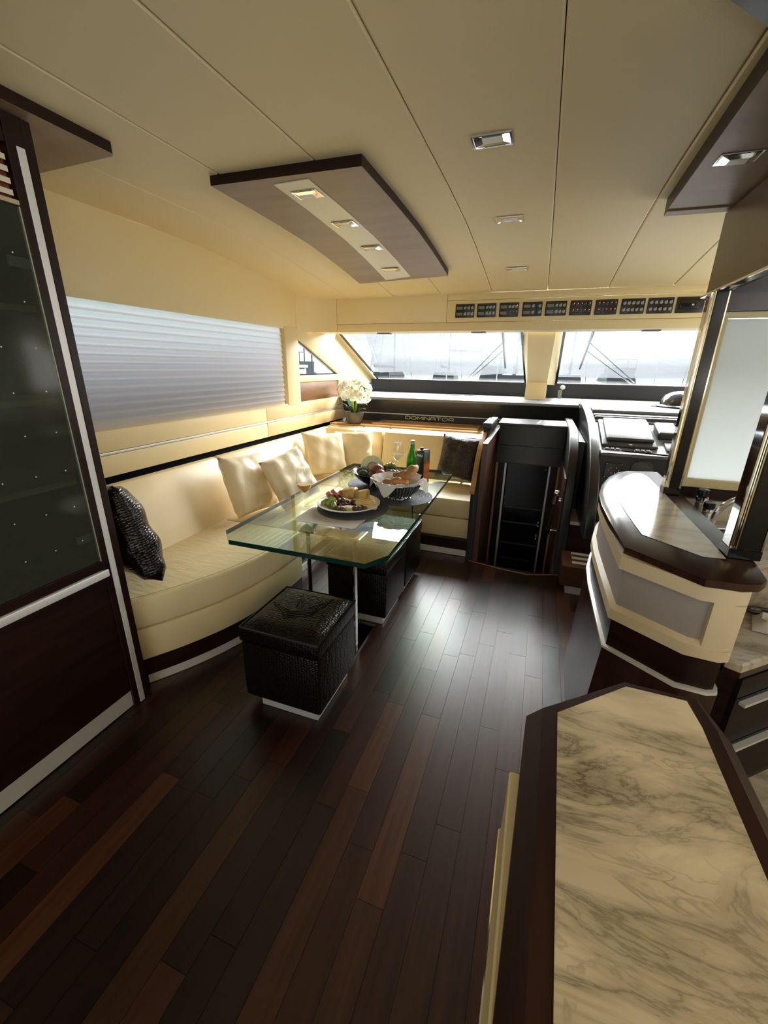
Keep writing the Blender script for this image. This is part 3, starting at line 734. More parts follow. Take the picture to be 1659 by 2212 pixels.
tag(obj('crumpled_cloth', bm, mat('white_cloth', (.7, .66, .58), .85)), 'crumpled white cloth on the low galley worktop', 'cloth')
tap = thing('strap', 'black strap lying on the galley worktop behind the white cloth', 'strap', (.9, 1.63, .602))
obj('band', tube(B(), smoothpoly([(.70, 1.63, .612), (.78, 1.645, .610), (.86, 1.64, .614), (.97, 1.645, .610)], 4), .009, 6), BLACKG, tap)
obj('loop', tube(B(), [(.80 + .03 * math.cos(k * .6), 1.63 + .012 * math.sin(k * .6), .612) for k in range(11)], .006, 6), BLACKG, tap)

# ================================================================== SOFA
so = thing('corner_sofa', 'cream leather corner sofa along the window side and forward end', 'sofa', (-1.6, 2.3, 0))
front = smoothpoly([(-1.535, 1.085), (-1.43, 1.25), (-1.345, 1.43), (-1.297, 1.60), (-1.268, 1.80), (-1.262, 1.95), (-1.266, 2.055)], 5)
side_poly = [(-1.90, 2.055), (-1.90, 1.072), (-1.565, 1.072)] + front
def inset(poly, d): return shrink(poly, d)
obj('seat_cushion', prism(B(), side_poly, 'z', .292, .442, .014, 3), LEATHER_W, so)
base_poly = [(-1.90, 2.055), (-1.90, 1.072), (-1.545, 1.072)] + [(p[0] - .004, p[1]) for p in front]
obj('base_panel', prism(B(), base_poly, 'z', .132, .288, .008, 2), LEATHER, so)
plf = [(p[0] - .012 , p[1] + .006) for p in front]
plinth = [(-1.90, 2.04), (-1.90, 1.08), (-1.53, 1.08)] + plf
obj('plinth', prism(B(), plinth, 'z', 0.0, .132), WENGE, so)
bm = B(); st = [p for p in plf if p[1] > 1.10]
loft(bm, [[(p[0] + .004, p[1] - .002, z) for p in st] for z in (.003, .047)], cap=False, closed=False); obj('kick_strip', bm, STEELW, so)
for zz in (.436, .441):
    tube_pts = [(p[0] - .010 + (.0 if zz < .44 else -.008), p[1] + .004, zz + (.001 if zz < .44 else .0015)) for p in front]
    obj('seam', tube(B(), tube_pts, .0016, 5), mat('seam_thread', (.55, .42, .24), .5) if zz < .44 else bpy.data.materials['seam_thread'], so)
corner_poly = [(-1.90, 2.062), (-1.44, 2.062), (-1.42, 2.2), (-1.42, 3.045), (-1.90, 3.045)]
obj('seat_cushion', prism(B(), corner_poly, 'z', .292, .440, .014, 3), LEATHER_W, so)
obj('base_panel', prism(B(), [(p[0] - .004, p[1]) for p in corner_poly], 'z', .132, .288, .008, 2), LEATHER, so)
obj('plinth', prism(B(), [(-1.9, 2.05), (-1.46, 2.05), (-1.44, 3.06), (-1.9, 3.06)], 'z', 0, .132), WENGE, so)
obj('kick_strip', prism(B(), [(-1.46, 2.06), (-1.436, 2.06), (-1.436, 3.06), (-1.46, 3.06)], 'z', .003, .047), STEELW, so)
fx1 = -.392
obj('seat_cushion', prism(B(), [(-1.93, 3.052), (-1.40, 3.052), (fx1, 3.052), (fx1, 3.80), (-1.93, 3.80)], 'z', .292, .440, .014, 3), LEATHER_W, so)
obj('base_panel', prism(B(), [(-1.93, 3.058), (fx1, 3.058), (fx1, 3.80), (-1.93, 3.80)], 'z', .13, .288, .008, 2), LEATHER, so)
obj('plinth', bx((-1.9, 3.02, 0), (fx1, 3.8, .13)), WENGE, so)
obj('kick_strip', bx((-1.43, 3.008, .003), (fx1, 3.022, .05), .001), STEELW, so)
def sback(y0, y1):
    bm = B(); prism(bm, [(-1.815, .430), (-1.845, .50), (-1.965, .775), (-1.985, .800), (-2.012, .806), (-2.038, .80), (-2.038, .43)], 'y', y0, y1, .018, 3)
    return obj('backrest', bm, LEATHER, so)
sback(1.072, 2.231); sback(2.239, 3.396); sback(3.404, 3.86)
def fback(x0, x1):
    bm = B(); prism(bm, [(3.66, .43), (3.69, .50), (3.765, .765), (3.785, .798), (3.82, .808), (3.99, .808), (3.99, .43)], 'x', x0, x1, .018, 3)
    return obj('backrest', bm, LEATHER, so)
fback(-2.03, -1.654); fback(-1.646, -1.364); fback(-1.356, -.415)
# end panel beside the companionway
prof = smoothpoly([(2.95, .54), (3.0, .60), (3.08, .72), (3.18, .81), (3.30, .87), (3.40, .90)], 3)
bm = B(); prism(bm, [(2.95, 0.0)] + prof + [(3.42, .97), (3.99, .97), (3.99, 0.0)], 'x', -.388, -.335, .004); obj('end_panel', bm, BLACK, so)
bm = B(); rings = []
for (y, z) in prof: rings.append([(-.395, y, z - .012), (-.395, y - .006, z + .012), (-.36, y - .006, z + .012), (-.36, y, z - .012)])
loft(bm, rings); obj('arm_trim', bm, TEAK, so)
obj('post_cap', bx((-.398, 3.39, .93), (-.325, 3.78, .985), .012, 3), BLACK, so)

# ================================================================== PILLOWS
def pillow(name, label, w, h, t, m, loc, rot, seed=0, n=18, group=None, wr=.006):
    rn = random.Random(seed); ph = [rn.random() * 6.28 for _ in range(6)]
    bm = B(); gridv = {}
    for side in (1, -1):
        for i in range(n + 1):
            for j in range(n + 1):
                u = -1 + 2 * i / n; v = -1 + 2 * j / n
                e = max(abs(u), abs(v))
                if side == -1 and e > .999: gridv[(side, i, j)] = gridv[(1, i, j)]; continue
                pin = 1 - .07 * (1 - u * u) * (abs(v) ** 6) - 0
                pin2 = 1 - .07 * (1 - v * v) * (abs(u) ** 6)
                th = t / 2 * ((1 - u ** 4) * (1 - v ** 4)) ** .55
                wrk = wr * (math.sin(7 * u + 4 * v + ph[0]) * math.sin(5 * v - 3 * u + ph[1]) + .7 * math.sin(13 * u * v + ph[2]) * e * e) * (1 if e < .97 else 0)
                gridv[(side, i, j)] = bm.verts.new((u * w / 2 * pin2, side * (th + wrk), v * h / 2 * pin))
    for side in (1, -1):
        for i in range(n):
            for j in range(n):
                q = [gridv[(side, a, b)] for a, b in ((i, j), (i + 1, j), (i + 1, j + 1), (i, j + 1))]
                try: bm.faces.new(q)
                except ValueError: pass
    bmesh.ops.recalc_face_normals(bm, faces=bm.faces[:])
    o = obj(name, bm, m, sharp=80)
    o.location = loc; o.rotation_euler = rot
    return tag(o, label, 'pillow', group)
R = math.radians
GP = 'cream satin throw pillows on the sofa'
pillow('throw_pillow', 'leftmost cream satin throw pillow against the window side backrest', .40, .40, .13, SATIN, (-1.745, 2.235, .646), (R(-22), R(4), R(86)), 1, group=GP)
pillow('throw_pillow', 'cream satin throw pillow leaning in front of its left neighbour, behind the juice glass', .40, .38, .13, SATIN, (-1.568, 2.465, .644), (R(-26), R(-8), R(82)), 2, group=GP)
pillow('throw_pillow', 'cream satin throw pillow in the sofa corner left of the sunlit one', .40, .40, .13, SATIN, (-1.750, 3.320, .644), (R(-24), R(4), R(52)), 3, group=GP)
pillow('throw_pillow', 'cream satin throw pillow with a sunlit right edge below the flower pot', .40, .38, .13, SATIN, (-1.60, 3.58, .635), (R(-20), R(-2), R(14)), 4, group=GP)
GC = 'dark crocodile pattern pillows'
pillow('croc_pillow', 'glossy dark crocodile pattern pillow beside the tall cabinet', .44, .44, .17, CROC, (-1.66, 1.225, .697), (R(-12), R(10), R(158)), 5, group=GC, wr=.009)
pillow('croc_pillow', 'matt bronze crocodile pattern pillow at the far right end of the sofa', .355, .38, .13, CROCB, (-.592, 3.565, .655), (R(-20), R(4), R(-4)), 6, group=GC)

# ================================================================== STOOLS
def stool(label, x0, y0, emblem=False):
    """x0, y0: near right corner of the chrome plinth"""
    s = thing('pouf_stool', label, 'stool', (x0 - .136, y0 + .148, 0), 'dark square stools along the table')
    obj('plinth', bx((x0 - .272, y0, 0), (x0, y0 + .296, .056), .003), STEELW, s)
    bx0, bx1, by0, by1 = x0 - .330, x0 + .026, y0 - .024, y0 + .332
    obj('body', bx((bx0, by0, .055), (bx1, by1, .325), .010, 2), CROCO, s)
    ld = obj('lid', bx((bx0 - .004, by0 - .004, .329), (bx1 + .004, by1 + .004, .392), .008, 2), CROCO, s)
    n = 10; rows = []
    for i in range(n + 1):
        r = []
        for j in range(n + 1):
            u = -1 + 2 * i / n; v = -1 + 2 * j / n
            r.append((bx0 + .001 + (bx1 - bx0 - .002) * (u + 1) / 2, by0 + .001 + (by1 - by0 - .002) * (v + 1) / 2, .386 + .032 * ((1 - u ** 6) * (1 - v ** 6)) ** .5))
        rows.append(r)
    top = obj('top_pad', grid(B(), rows), CROCO, s)
    obj('piping', tube(B(), [(bx0, by0, .391), (bx1, by0, .391), (bx1, by1, .391), (bx0, by1, .391), (bx0, by0, .391)], .005, 6), BLACKG, s)
    if emblem:
        cx, cy = (bx0 + bx1) / 2, (by0 + by1) / 2
        bm = B()
        def st(a, b, w=.006): quadbar(bm, (cx + a[0], cy + a[1], .4165), (cx + b[0], cy + b[1], .4165), w, .004, (0, 0, 1))
        for k in range(4): st((-.055 + .010 * k, -.060 - .012 * k + .004), (.085 - .004 * k, .012 - .013 * k))
        st((-.13, .0), (-.05, -.05)); st((-.13, .0), (-.035, -.03)); st((-.10, -.008), (-.05, -.04))
        st((.10, .115), (.035, .01)); st((.10, .115), (.075, .005)); st((.085, .08), (.05, .008)); st((.075, .06), (.06, .008))
        st((-.04, .10), (-.02, .0)); st((-.04, .10), (.005, .01)); st((-.025, .075), (.015, .02), .004); st((-.03, .06), (-.005, .005), .004)
        obj('embossed_emblem', bm, CROCO, top)
    return s
stool('dark crocodile leather stool nearest the camera with an embossed emblem on its lid', -.701, 1.19, True)
stool('second dark stool under the middle of the glass table', -.688, 1.933)
stool('third dark stool farthest under the glass table', -.690, 2.315)

# ================================================================== TABLE
tb = thing('dining_table', 'large clipped corner glass dining table on chrome posts', 'table', (-.93, 2.2, 0))
zt_ = .66
tp = [(-1.222, 1.381), (-.569, 1.381), (-.509, 1.488), (-.533, 2.95), (-.626, 3.045), (-1.329, 3.0), (-1.337, 2.925), (-1.306, 1.466)]
bm = B(); prism(bm, tp, 'z', zt_ - .022, zt_, side_mat=1)
obj('glass_top', bm, [TGLASS, TEDGE], tb, smooth=False)
for x in (-.745, -1.0):
    obj('chrome_post', bx((x - .005, 1.672, .012), (x + .005, 1.702, zt_ - .03), .003), CHROME, tb)
    obj('chrome_post', bx((x - .005, 2.685, .012), (x + .005, 2.765, zt_ - .03), .003), CHROME, tb)
for y in (1.614, 2.65):
    obj('base_plate', bx((-1.02, y, 0), (-.720, y + .29 if y < 2 else y + .2, .012), .003), mat('dark_chrome', (.25, .25, .26), .1, metal=1) if y < 2 else bpy.data.materials['dark_chrome'], tb)
    obj('mounting_pad', bx((-1.03, y + .03, zt_ - .034), (-.705, y + .14, zt_ - .023), .003), CHROME, tb)
# ================================================================== DASHBOARD
da = thing('dashboard', 'black leather dashboard running the full width under the windscreen', 'dashboard', (-.9, 4.6, 0))
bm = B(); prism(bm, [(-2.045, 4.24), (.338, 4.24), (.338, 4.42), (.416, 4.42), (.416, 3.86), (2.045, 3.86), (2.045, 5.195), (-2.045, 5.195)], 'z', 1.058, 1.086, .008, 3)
obj('top', bm, mat('dash_top_sunlit', (0.16, 0.16, 0.165), 0.4), da)  # black top lightened to grey: sunlight put into the colour
bm = B(); prism(bm, [(4.37, .912), (4.33, 1.058), (4.45, 1.058), (4.45, .912)], 'x', -2.045, .335); obj('upper_panel', bm, DASH, da)
obj('bright_ledge', bx((-2.045, 4.355, .905), (.335, 4.45, .914), .002), STEELW, da)
obj('lower_panel', bx((-2.045, 4.40, .002), (.335, 4.45, .906)), BLACK, da)
obj('air_slot', bx((-1.03, 4.93, 1.084), (-.68, 4.975, 1.0885), .001), BLACKG, da)
for x in (-.02, .42): obj('top_joint', bx((x, 4.6, 1.0845), (x + .006, 5.19, 1.0868)), GAP, da)
# lettering, wide drawn capitals made of flat strokes
LET = {'D': [[(0, 0), (0, 1), (.80, 1), (1, .75), (1, .25), (.80, 0), (0, 0)]], 'O': [[(.25, 0), (.75, 0), (1, .3), (1, .7), (.75, 1), (.25, 1), (0, .7), (0, .3), (.25, 0)]],
       'M': [[(0, 0), (0, 1), (.5, .35), (1, 1), (1, 0)]], 'I': [[(0, 0), (0, 1)]], 'N': [[(0, 0), (0, 1), (1, 0), (1, 1)]],
       'A': [[(0, 0), (0, .7), (.2, 1), (.8, 1), (1, .7), (1, 0)], [(0, .42), (1, .42)]], 'T': [[(0, 1), (1, 1)], [(.5, 1), (.5, 0)]],
       'R': [[(0, 0), (0, .7), (.2, 1), (.8, 1), (1, .8), (.85, .42), (0, .42)], [(.7, .42), (1, 0)]]}
WID = {'D': 1, 'O': 1.1, 'M': 1.0, 'I': .0, 'N': 1, 'A': 1, 'T': 1, 'R': 1}
bm = B(); xx_ = -1.335; hL, uw = .030, .051
for ch in 'DOMINATOR':
    w = uw * WID[ch]
    for stroke in LET[ch]:
        for a, b in zip(stroke, stroke[1:]):
            quadbar(bm, (xx_ + a[0] * w, 4.400, .858 + a[1] * hL), (xx_ + b[0] * w, 4.400, .858 + b[1] * hL), .0058, .004, (0, -1, 0))
    xx_ += w + (.0125 if ch != 'I' else .014)
obj('lettering', bm, mat('gilt_letters', (.92, .84, .62), .35), da, smooth=False)
cp = thing('compass', 'domed black compass on the dashboard ahead of the helm', 'compass', (1.17, 4.42, 1.087))
obj('base_ring', lathe(B(), [(.20, 0), (.20, .012), (.185, .022), (.17, .024)], (1.17, 4.42, 1.0868), 32), BLACKG, cp)
obj('dome', lathe(B(), [(.17, .018), (.165, .06), (.14, .10), (.09, .128), (.0, .138)], (1.17, 4.42, 1.0868), 32), mat('dome_dark', (.02, .02, .022), .12, coat=1), cp)
obj('bracket', bx((.93, 4.39, 1.087), (1.0, 4.40, 1.094)), DGREY, cp)

sh = thing('wooden_shelf', 'varnished wooden shelf behind the forward backrest under the gilt lettering', 'shelf', (-1.2, 4.2, .79))
obj('board', bx((-2.046, 4.005, .788), (-.40, 4.395, .822), .004, 2), TEAK, sh)
lid = obj('lid', bx((-1.60, 4.09, .8225), (-.52, 4.385, .838), .003), TEAK, sh)
for lo, hi in (((-1.56, 4.11, .838), (-.56, 4.145, .843)), ((-1.56, 4.33, .838), (-.56, 4.365, .843)), ((-1.56, 4.145, .838), (-1.51, 4.33, .843)), ((-.61, 4.145, .838), (-.56, 4.33, .843))):
    obj('lid_frame', bx(lo, hi, .0015), TEAK, lid)

# ================================================================== COMPANIONWAY
cw = thing('companionway', 'black companionway surround with a steep stair going down', 'companionway', (-.04, 3.3, 0))
def tilt(z0, z1, y0, y1, x0=-.285, x1=.228, th=.03):
    bm = B(); prism(bm, [(y0, z0), (y1, z1), (y1 + th, z1), (y0 + th, z0)], 'x', x0, x1, .004); return bm
obj('hatch_panel', tilt(.792, .955, 3.60, 3.63), BLACK, cw)
obj('hatch_panel', tilt(.652, .788, 3.575, 3.60), BLACK, cw)
obj('hatch_top', bx((-.30, 3.625, .945), (.235, 4.0, .965), .004), BLACK, cw)
bm = B(); prism(bm, [(.05, 3.62), (.222, 3.625), (.222, 3.64), (.05, 3.64)], 'z', .962, .967); obj('bright_edge', bm, STEELW, cw)
obj('left_lining', bx((-.334, 2.955, -1.3), (-.30, 4.39, .898)), wood_mat('stair_wood', (.10, .045, .025), .3, (1.2, 1.2, 10), .2), cw)
prof = smoothpoly([(2.95, 0.0), (2.955, .30), (2.97, .52), (3.02, .70), (3.12, .84), (3.28, .93), (3.45, .968), (3.64, .972)], 4)
bm = B(); prism(bm, prof + [(4.2, .972), (4.2, -1.3), (2.95, -1.3)], 'x', .232, .295, .010, 3); obj('right_cheek', bm, BLACK, cw)
obj('inner_lining', bx((.222, 2.97, -1.3), (.233, 3.66, .70)), bpy.data.materials['stair_wood'], cw)
obj('front_filler', bx((.298, 3.3, .42), (.343, 4.32, .90)), BLACK, cw)
obj('floor_riser', bx((-.34, 2.99, -1.3), (.24, 3.0, -.03)), WENGE, cw)
for k in range(3):
    obj('stair_tread', bx((-.30, 3.0 + .2 * k, -.32 - .26 * k), (.222, 3.22 + .2 * k, -.29 - .26 * k), .004), WENGEH, cw)
d1 = sroot('door_1')
obj('door_leaf', bx((-.19, 3.655, -1.3), (.135, 3.675, .645), .002), BLACKG, d1)
for x0, x1, m in ((-.213, -.197, STEELW), (.138, .152, STEELW), (-.285, -.268, TEAK), (.208, .222, TEAK)):
    obj('jamb_strip', bx((x0, 3.63, -1.3), (x1, 3.65, .648)), m, d1)
for x0, x1 in ((-.268, -.213), (.152, .208)): obj('door_jamb', bx((x0, 3.64, -1.3), (x1, 3.66, .648)), WENGE, d1)
for z in (.24, .10, -.10, -.25): obj('rail', bx((-.18, 3.648, z), (.13, 3.655, z + .012)), DGREY, d1)
for z in (.60, .10, -.02):
    bm = B(); ball(bm, (.115, 3.645, z + .03), .012); ball(bm, (.115, 3.645, z), .012); obj('handle', bm, CHROME, d1)
obj('lintel', bx((-.285, 3.60, .640), (.222, 3.68, .655)), BLACK, d1)
hr = thing('handrail', 'slanted chrome handrail on the right of the companionway stair', 'handrail', (.19, 3.1, .3))
obj('rail', tube(B(), [(.185, 2.985, .57), (.178, 3.22, .24)], .016, 10), mat('dark_rail_wood', (.09, .05, .03), .25, coat=.5), hr)
bm = B(); ball(bm, (.188, 2.972, .595), .022, 14, 10); tube(bm, [(.187, 2.975, .585), (.183, 2.99, .52)], [.019, .024], 12); obj('end_knob', bm, CHROME, hr)
bm = B(); tube(bm, [(.178, 3.22, .25), (.176, 3.235, .20)], [.02, .016], 12); obj('end_knob', bm, CHROME, hr)
bm = B(); tube(bm, [(.186, 2.985, .54), (.2205, 2.985, .54)], .007); tube(bm, [(.186, 2.985, .555), (.2205, 2.985, .555)], .005); obj('bracket', bm, CHROME, hr)
obj('bracket', tube(B(), [(.178, 3.22, .235), (.2205, 3.22, .235)], .007), CHROME, hr)

st_ = thing('helm_step', 'two low wooden steps with pale tread strips up to the helm', 'step', (.5, 2.9, 0))
obj('lower_step', bx((.268, 2.685, .058), (.60, 2.945, .200), .003), wood_mat('step_wood', (.10, .045, .026), .3, (1, 10, 1), .2), st_)
obj('kick_plate', bx((.31, 2.70, 0), (.60, 2.945, .058), .001), STEELW, st_)
for k in range(3): obj('tread_strip', bx((.33, 2.74 + .075 * k, .2002), (.58, 2.775 + .075 * k, .2025), .001), STEELW, st_)
obj('upper_step', bx((.297, 2.99, 0), (.80, 3.30, .38), .003), WENGE, st_)
obj('nosing', bx((.300, 2.984, .378), (.80, 3.30, .402), .002), STEELW, st_)

# ================================================================== HELM
he = thing('helm_console', 'black helm console with covered instruments behind the bar', 'console', (.9, 3.3, 0))
nose = smoothpoly([(2.66, .41), (2.68, .55), (2.76, .70), (2.94, .85), (3.25, .98), (3.7, 1.06), (4.15, 1.10)], 4)
bm = B(); prism(bm, nose + [(4.4, 1.10), (4.4, .90), (3.4, .50), (3.3, .41)], 'x', .348, .408, .010, 3); obj('side_cheek', bm, mat('black_cheek', (.02, .021, .024), .3), he)
obj('front_panel', bx((.41, 3.02, .41), (1.75, 3.06, .872), .004), BLACK, he)
obj('lip', bx((.41, 2.965, .868), (1.75, 3.08, .895), .010, 3), mat('lip_grey', (.10, .10, .11), .3), he)
sl0 = Vector((0, 3.07, .892)); sl1 = Vector((0, 3.60, 1.035)); sd = (sl1 - sl0).normalized(); sn = Vector((0, -sd.z, sd.y))
def on(x, s, h=0.0): p = sl0 + sd * s + sn * h; return (x, p.y, p.z)
def slope_box(x0, x1, s0, s1, h0, h1, bev=.004, seg=2):
    bm = B(); box(bm, (x0, s0, h0), (x1, s1, h1), bev, seg)
    for v in bm.verts: v.co = Vector(on(v.co.x, v.co.y, v.co.z))
    return bm
obj('instrument_panel', slope_box(.41, 1.75, 0, .55, -.02, 0, .002, 1), mat('panel_grey', (.22, .22, .23), .35), he)
obj('rear_bar', bx((.41, 3.60, 1.02), (1.75, 3.66, 1.058), .012, 3), DGREY, he)
obj('rear_bar', bx((.41, 3.70, 1.03), (1.75, 3.80, 1.062), .012, 3), BLACK, he)
obj('rear_deck', bx((.41, 3.55, 1.0), (1.75, 3.95, 1.03)), BLACK, he)
tr = obj('cover_tray', slope_box(.425, .755, .05, .50, .0, .022, .010, 3), DGREY, he)
obj('cover_lid', slope_box(.452, .735, .10, .47, .022, .048, .010, 3), DGREY, tr)
obj('catch', slope_box(.585, .603, .053, .064, .022, .026, .001, 1), STEELW, tr)
obj('small_cover', slope_box(.775, .895, .22, .42, 0, .05, .012, 3), DGREY, he)
obj('side_display', slope_box(.80, .98, .03, .18, 0, .012, .004), DGREY, he)
for x0 in (.435, .61):
    sw_ = obj('switch_row', slope_box(x0, x0 + .105, -.0, .038, 0, .006, .002, 1), DGREY, he)
    for k in range(3): obj('rocker', slope_box(x0 + .01 + .031 * k, x0 + .033 + .031 * k, .008, .03, .006, .011, .002, 1), mat('rocker_grey', (.3, .3, .3), .4) if x0 < .5 and k == 0 else bpy.data.materials['rocker_grey'], sw_)
obj('pen', tube(B(), [(.54, 3.06, .898), (.80, 2.985, .899)], .004), BLACKG, he)
pl_ = obj('thruster_plate', bx((.452, 3.014, .722), (.552, 3.021, .822), .002), BLACKG, he)
bm = B()
for dx, dz in ((.006, .094), (.094, .094), (.006, .006), (.094, .006), (.035, .07), (.068, .07), (.022, .053), (.082, .053), (.04, .035), (.062, .035)): ball(bm, (.452 + dx, 3.013, .722 + dz), .0045, 8, 6)
sc__ = obj('screw', bm, CHROME, pl_); sc__['kind'] = 'stuff'
bm = lathe(B(), [(.068, 0), (.068, .006), (.058, .010), (.03, .004), (.0, .012)], (0, 0, 0), 28)
for v in bm.verts: v.co = Vector((.665 + v.co.x, 3.0195 - v.co.z, .785 + v.co.y))
obj('horn_grille', bm, BLACKG, he)
bv = thing('bud_vase', 'tiny clear vase with one white bud on the windscreen sill', 'vase', (.19, 4.98, 1.087))
obj('tube', lathe(B(), [(.022, 0), (.024, .005), (.024, .09), (.022, .09), (.021, .006)], (.19, 4.98, 1.087), 14), CLEAR, bv)
obj('stem', tube(B(), [(.185, 4.98, 1.10), (.195, 4.975, 1.15), (.205, 4.965, 1.185)], .006), mat('stem_olive', (.20, .24, .05), .5), bv)
obj('flower', ball(B(), (.208, 4.96, 1.205), (.026, .026, .022)), mat('petal_white', (.85, .84, .78), .5), bv)

# ================================================================== SWITCH PANELS ON THE VALANCE
SWX = [(-.729, -.578), (-.557, -.411), (-.386, -.241), (-.214, -.071), (-.048, .100), (.123, .269), (.293, .438), (.461, .611), (.628, .785), (.801, .965)]
LAB = ['leftmost switch panel on the valance, two grey displays and six round buttons', 'second switch panel from the left, two displays and six grey buttons',
       'third switch panel from the left, its lower three buttons dark', 'fourth switch panel from the left, four buttons split by a dark bar', 'fifth switch panel from the left, beside the first red lit one',
       'left one of the two switch panels with red lights', 'right one of the two switch panels with red lights', 'ten button grey switch panel just right of the red lit ones',
       'ten button grey switch panel left of the radio', 'black radio unit at the right end of the switch panels']
SWF = mat('switch_face', (.018, .015, .014), .35); DISP = mat('grey_display', (.16, .17, .13), .3); BTN = mat('grey_button', (.33, .31, .29), .4); BTD = mat('dark_button', (.03, .028, .027), .3)
LEDR = mat('red_led', (.9, .1, .08), .4, emit=((1, .12, .08), 4.0)); LEDO = mat('pale_led', (.8, .75, .7), .4)
def button(par, x, z, m, led):
    b = B(); lathe(b, [(.0105, 0), (.0105, .004), (.008, .006), (0, .0062)], (0, 0, 0), 12)
    for v in b.verts: v.co = Vector((x + v.co.x, 3.689 - v.co.z, z + v.co.y))
    o = obj('button', b, m, par)
    if led is not None:
        obj('indicator_light', bx((x + .0045, 3.6815, z + .007), (x + .0085, 3.6845, z + .011)), led, o, smooth=False)
for k, (x0, x1) in enumerate(SWX):
    w = x1 - x0; zb_, zt2 = 1.768, 1.868
    s = thing('radio_unit' if k == 9 else 'switch_panel', LAB[k], 'radio' if k == 9 else 'switch panel', ((x0 + x1) / 2, 3.69, 1.818), None if k == 9 else 'switch panels along the valance')
    fp = obj('faceplate', bx((x0, 3.689, zb_), (x1, 3.696, zt2), .004, 2), SWF, s)
    rows = (zb_ + .070, zb_ + .027)
    for r, z in enumerate(rows):
        if k == 9: break
        obj('label_strip', bx((x0 + .008, 3.6875, z + .021), (x1 - .008, 3.6895, z + .0235)), BTD, s)
        if k in (0, 1, 2, 3, 4):
            obj('display', bx((x0 + .010, 3.686, z - .011), (x0 + .058, 3.6895, z + .011), .001), DISP, s)
            xs = [x0 + .078, x1 - .018] if k == 3 else [x0 + .078 + (w - .096) * j / 2 for j in range(3)]
            for x in xs: button(s, x, z, BTD if (k == 2 and r == 1) else BTN, LEDR if (k == 2 and r == 0 and x == xs[-1]) else LEDO)
        else:
            for j in range(5):
                x = x0 + .020 + (w - .040) * j / 4
                button(s, x, z, BTD if k in (5, 6) else BTN, (LEDR if (j + r + k) % 4 else LEDO) if k in (5, 6) else LEDO)
    if k == 3: obj('divider', bx((x0 + .095, 3.686, zb_ + .006), (x0 + .112, 3.6895, zt2 - .006)), BLACKG, s)
    if k == 9:
        obj('cassette', bx((x0 + .02, 3.684, zb_ + .025), (x1 - .03, 3.6895, zt2 - .015), .005, 2), BLACKG, s)
        b = lathe(B(), [(.014, 0), (.014, .008), (.0, .009)], (0, 0, 0), 14)
        for v in b.verts: v.co = Vector((x0 + .125 + v.co.x, 3.6842 - v.co.z, zb_ + .05 + v.co.y))
        obj('knob', b, DGREY, s)
        obj('screen', bx((x0 + .09, 3.682, zb_ + .045), (x0 + .105, 3.685, zb_ + .055)), STEELW, s)

# ================================================================== ORCHID
po = Vector((-1.80, 4.09, .8225))
fl = thing('orchid_pot', 'white orchids in a rough grey bowl on the wooden shelf', 'potted plant', tuple(po))
obj('bowl', lathe(B(), [(.058, 0), (.066, .004), (.088, .05), (.100, .095), (.101, .112), (.094, .117), (.088, .108), (.085, .095), (0, .094)], tuple(po), 28), mat('rough_grey_clay', (.13, .108, .092), .75, bump=(40, .4), vary=(14, .3)), fl)
obj('soil', lathe(B(), [(.085, .092), (.05, .10), (0, .103)], tuple(po), 18), mat('moss_brown', (.06, .05, .03), .9), fl)
LEAF = mat('orchid_leaf', (.035, .09, .025), .35); STEM = mat('orchid_stem', (.32, .45, .06), .5)
for az, ln, up in ((200, .15, .10), (150, .13, .14), (335, .16, .06), (20, .12, .10), (250, .10, .08)):
    a = R(az); rows = []
    for i in range(8):
        tt = i / 7; wdt = .032 * math.sin(PI * (.12 + .86 * tt)) ; rr_ = .02 + ln * tt; zz = .095 + up * math.sin(tt * 2.2)
        c = po + Vector((math.cos(a) * rr_, math.sin(a) * rr_, zz)); sd_ = Vector((-math.sin(a), math.cos(a), 0))
        rows.append([c - sd_ * wdt + Vector((0, 0, .008)), c, c + sd_ * wdt + Vector((0, 0, .008))])
    obj('leaf', grid(B(), rows), LEAF, fl, recalc=False)
# one flower: five petals with a yellow heart
PET = cloth_glow('orchid_petal', (.92, .91, .85), .35); HEART = mat('orchid_heart', (.75, .62, .12), .5)
def flower_mesh():
    bm = B()
    for k in range(5):
        a = 2 * PI * k / 5 + .3; wd = .018 if k % 2 else .022; rows = []
        for i in range(5):
            tt = i / 4; w_ = wd * math.sin(PI * (.1 + .82 * tt)); r_ = .004 + .034 * tt; zz = .010 * math.sin(tt * 2.4)
            c = Vector((math.cos(a) * r_, math.sin(a) * r_, zz)); s2 = Vector((-math.sin(a), math.cos(a), 0)) * w_
            rows.append([c - s2, c + Vector((0, 0, .003)), c + s2])
        grid(bm, rows)
    nf_ = len(bm.faces)
    ball(bm, (0, 0, .008), (.006, .006, .008), 8, 6)
    for f in list(bm.faces)[nf_:]: f.material_index = 1
    me = bpy.data.meshes.new('flower'); bm.to_mesh(me); bm.free(); me.materials.append(PET); me.materials.append(HEART); me.shade_smooth(); return me
fm = flower_mesh(); rn = random.Random(3)
for k in range(7):
    a = 2 * PI * k / 7 + .4; sp2 = .07 + .07 * rn.random(); top = .38 + .06 * rn.random()
    pth = [po + Vector((math.cos(a) * .012, math.sin(a) * .012, .09)), po + Vector((math.cos(a) * sp2 * .35, math.sin(a) * sp2 * .35, .22)), po + Vector((math.cos(a) * sp2 * .8, math.sin(a) * sp2 * .8, top - .04)), po + Vector((math.cos(a) * sp2 * 1.5, math.sin(a) * sp2 * .8, top - .06))]
    obj('stem', tube(B(), smoothpoly(pth, 4), .005, 6), STEM, fl)
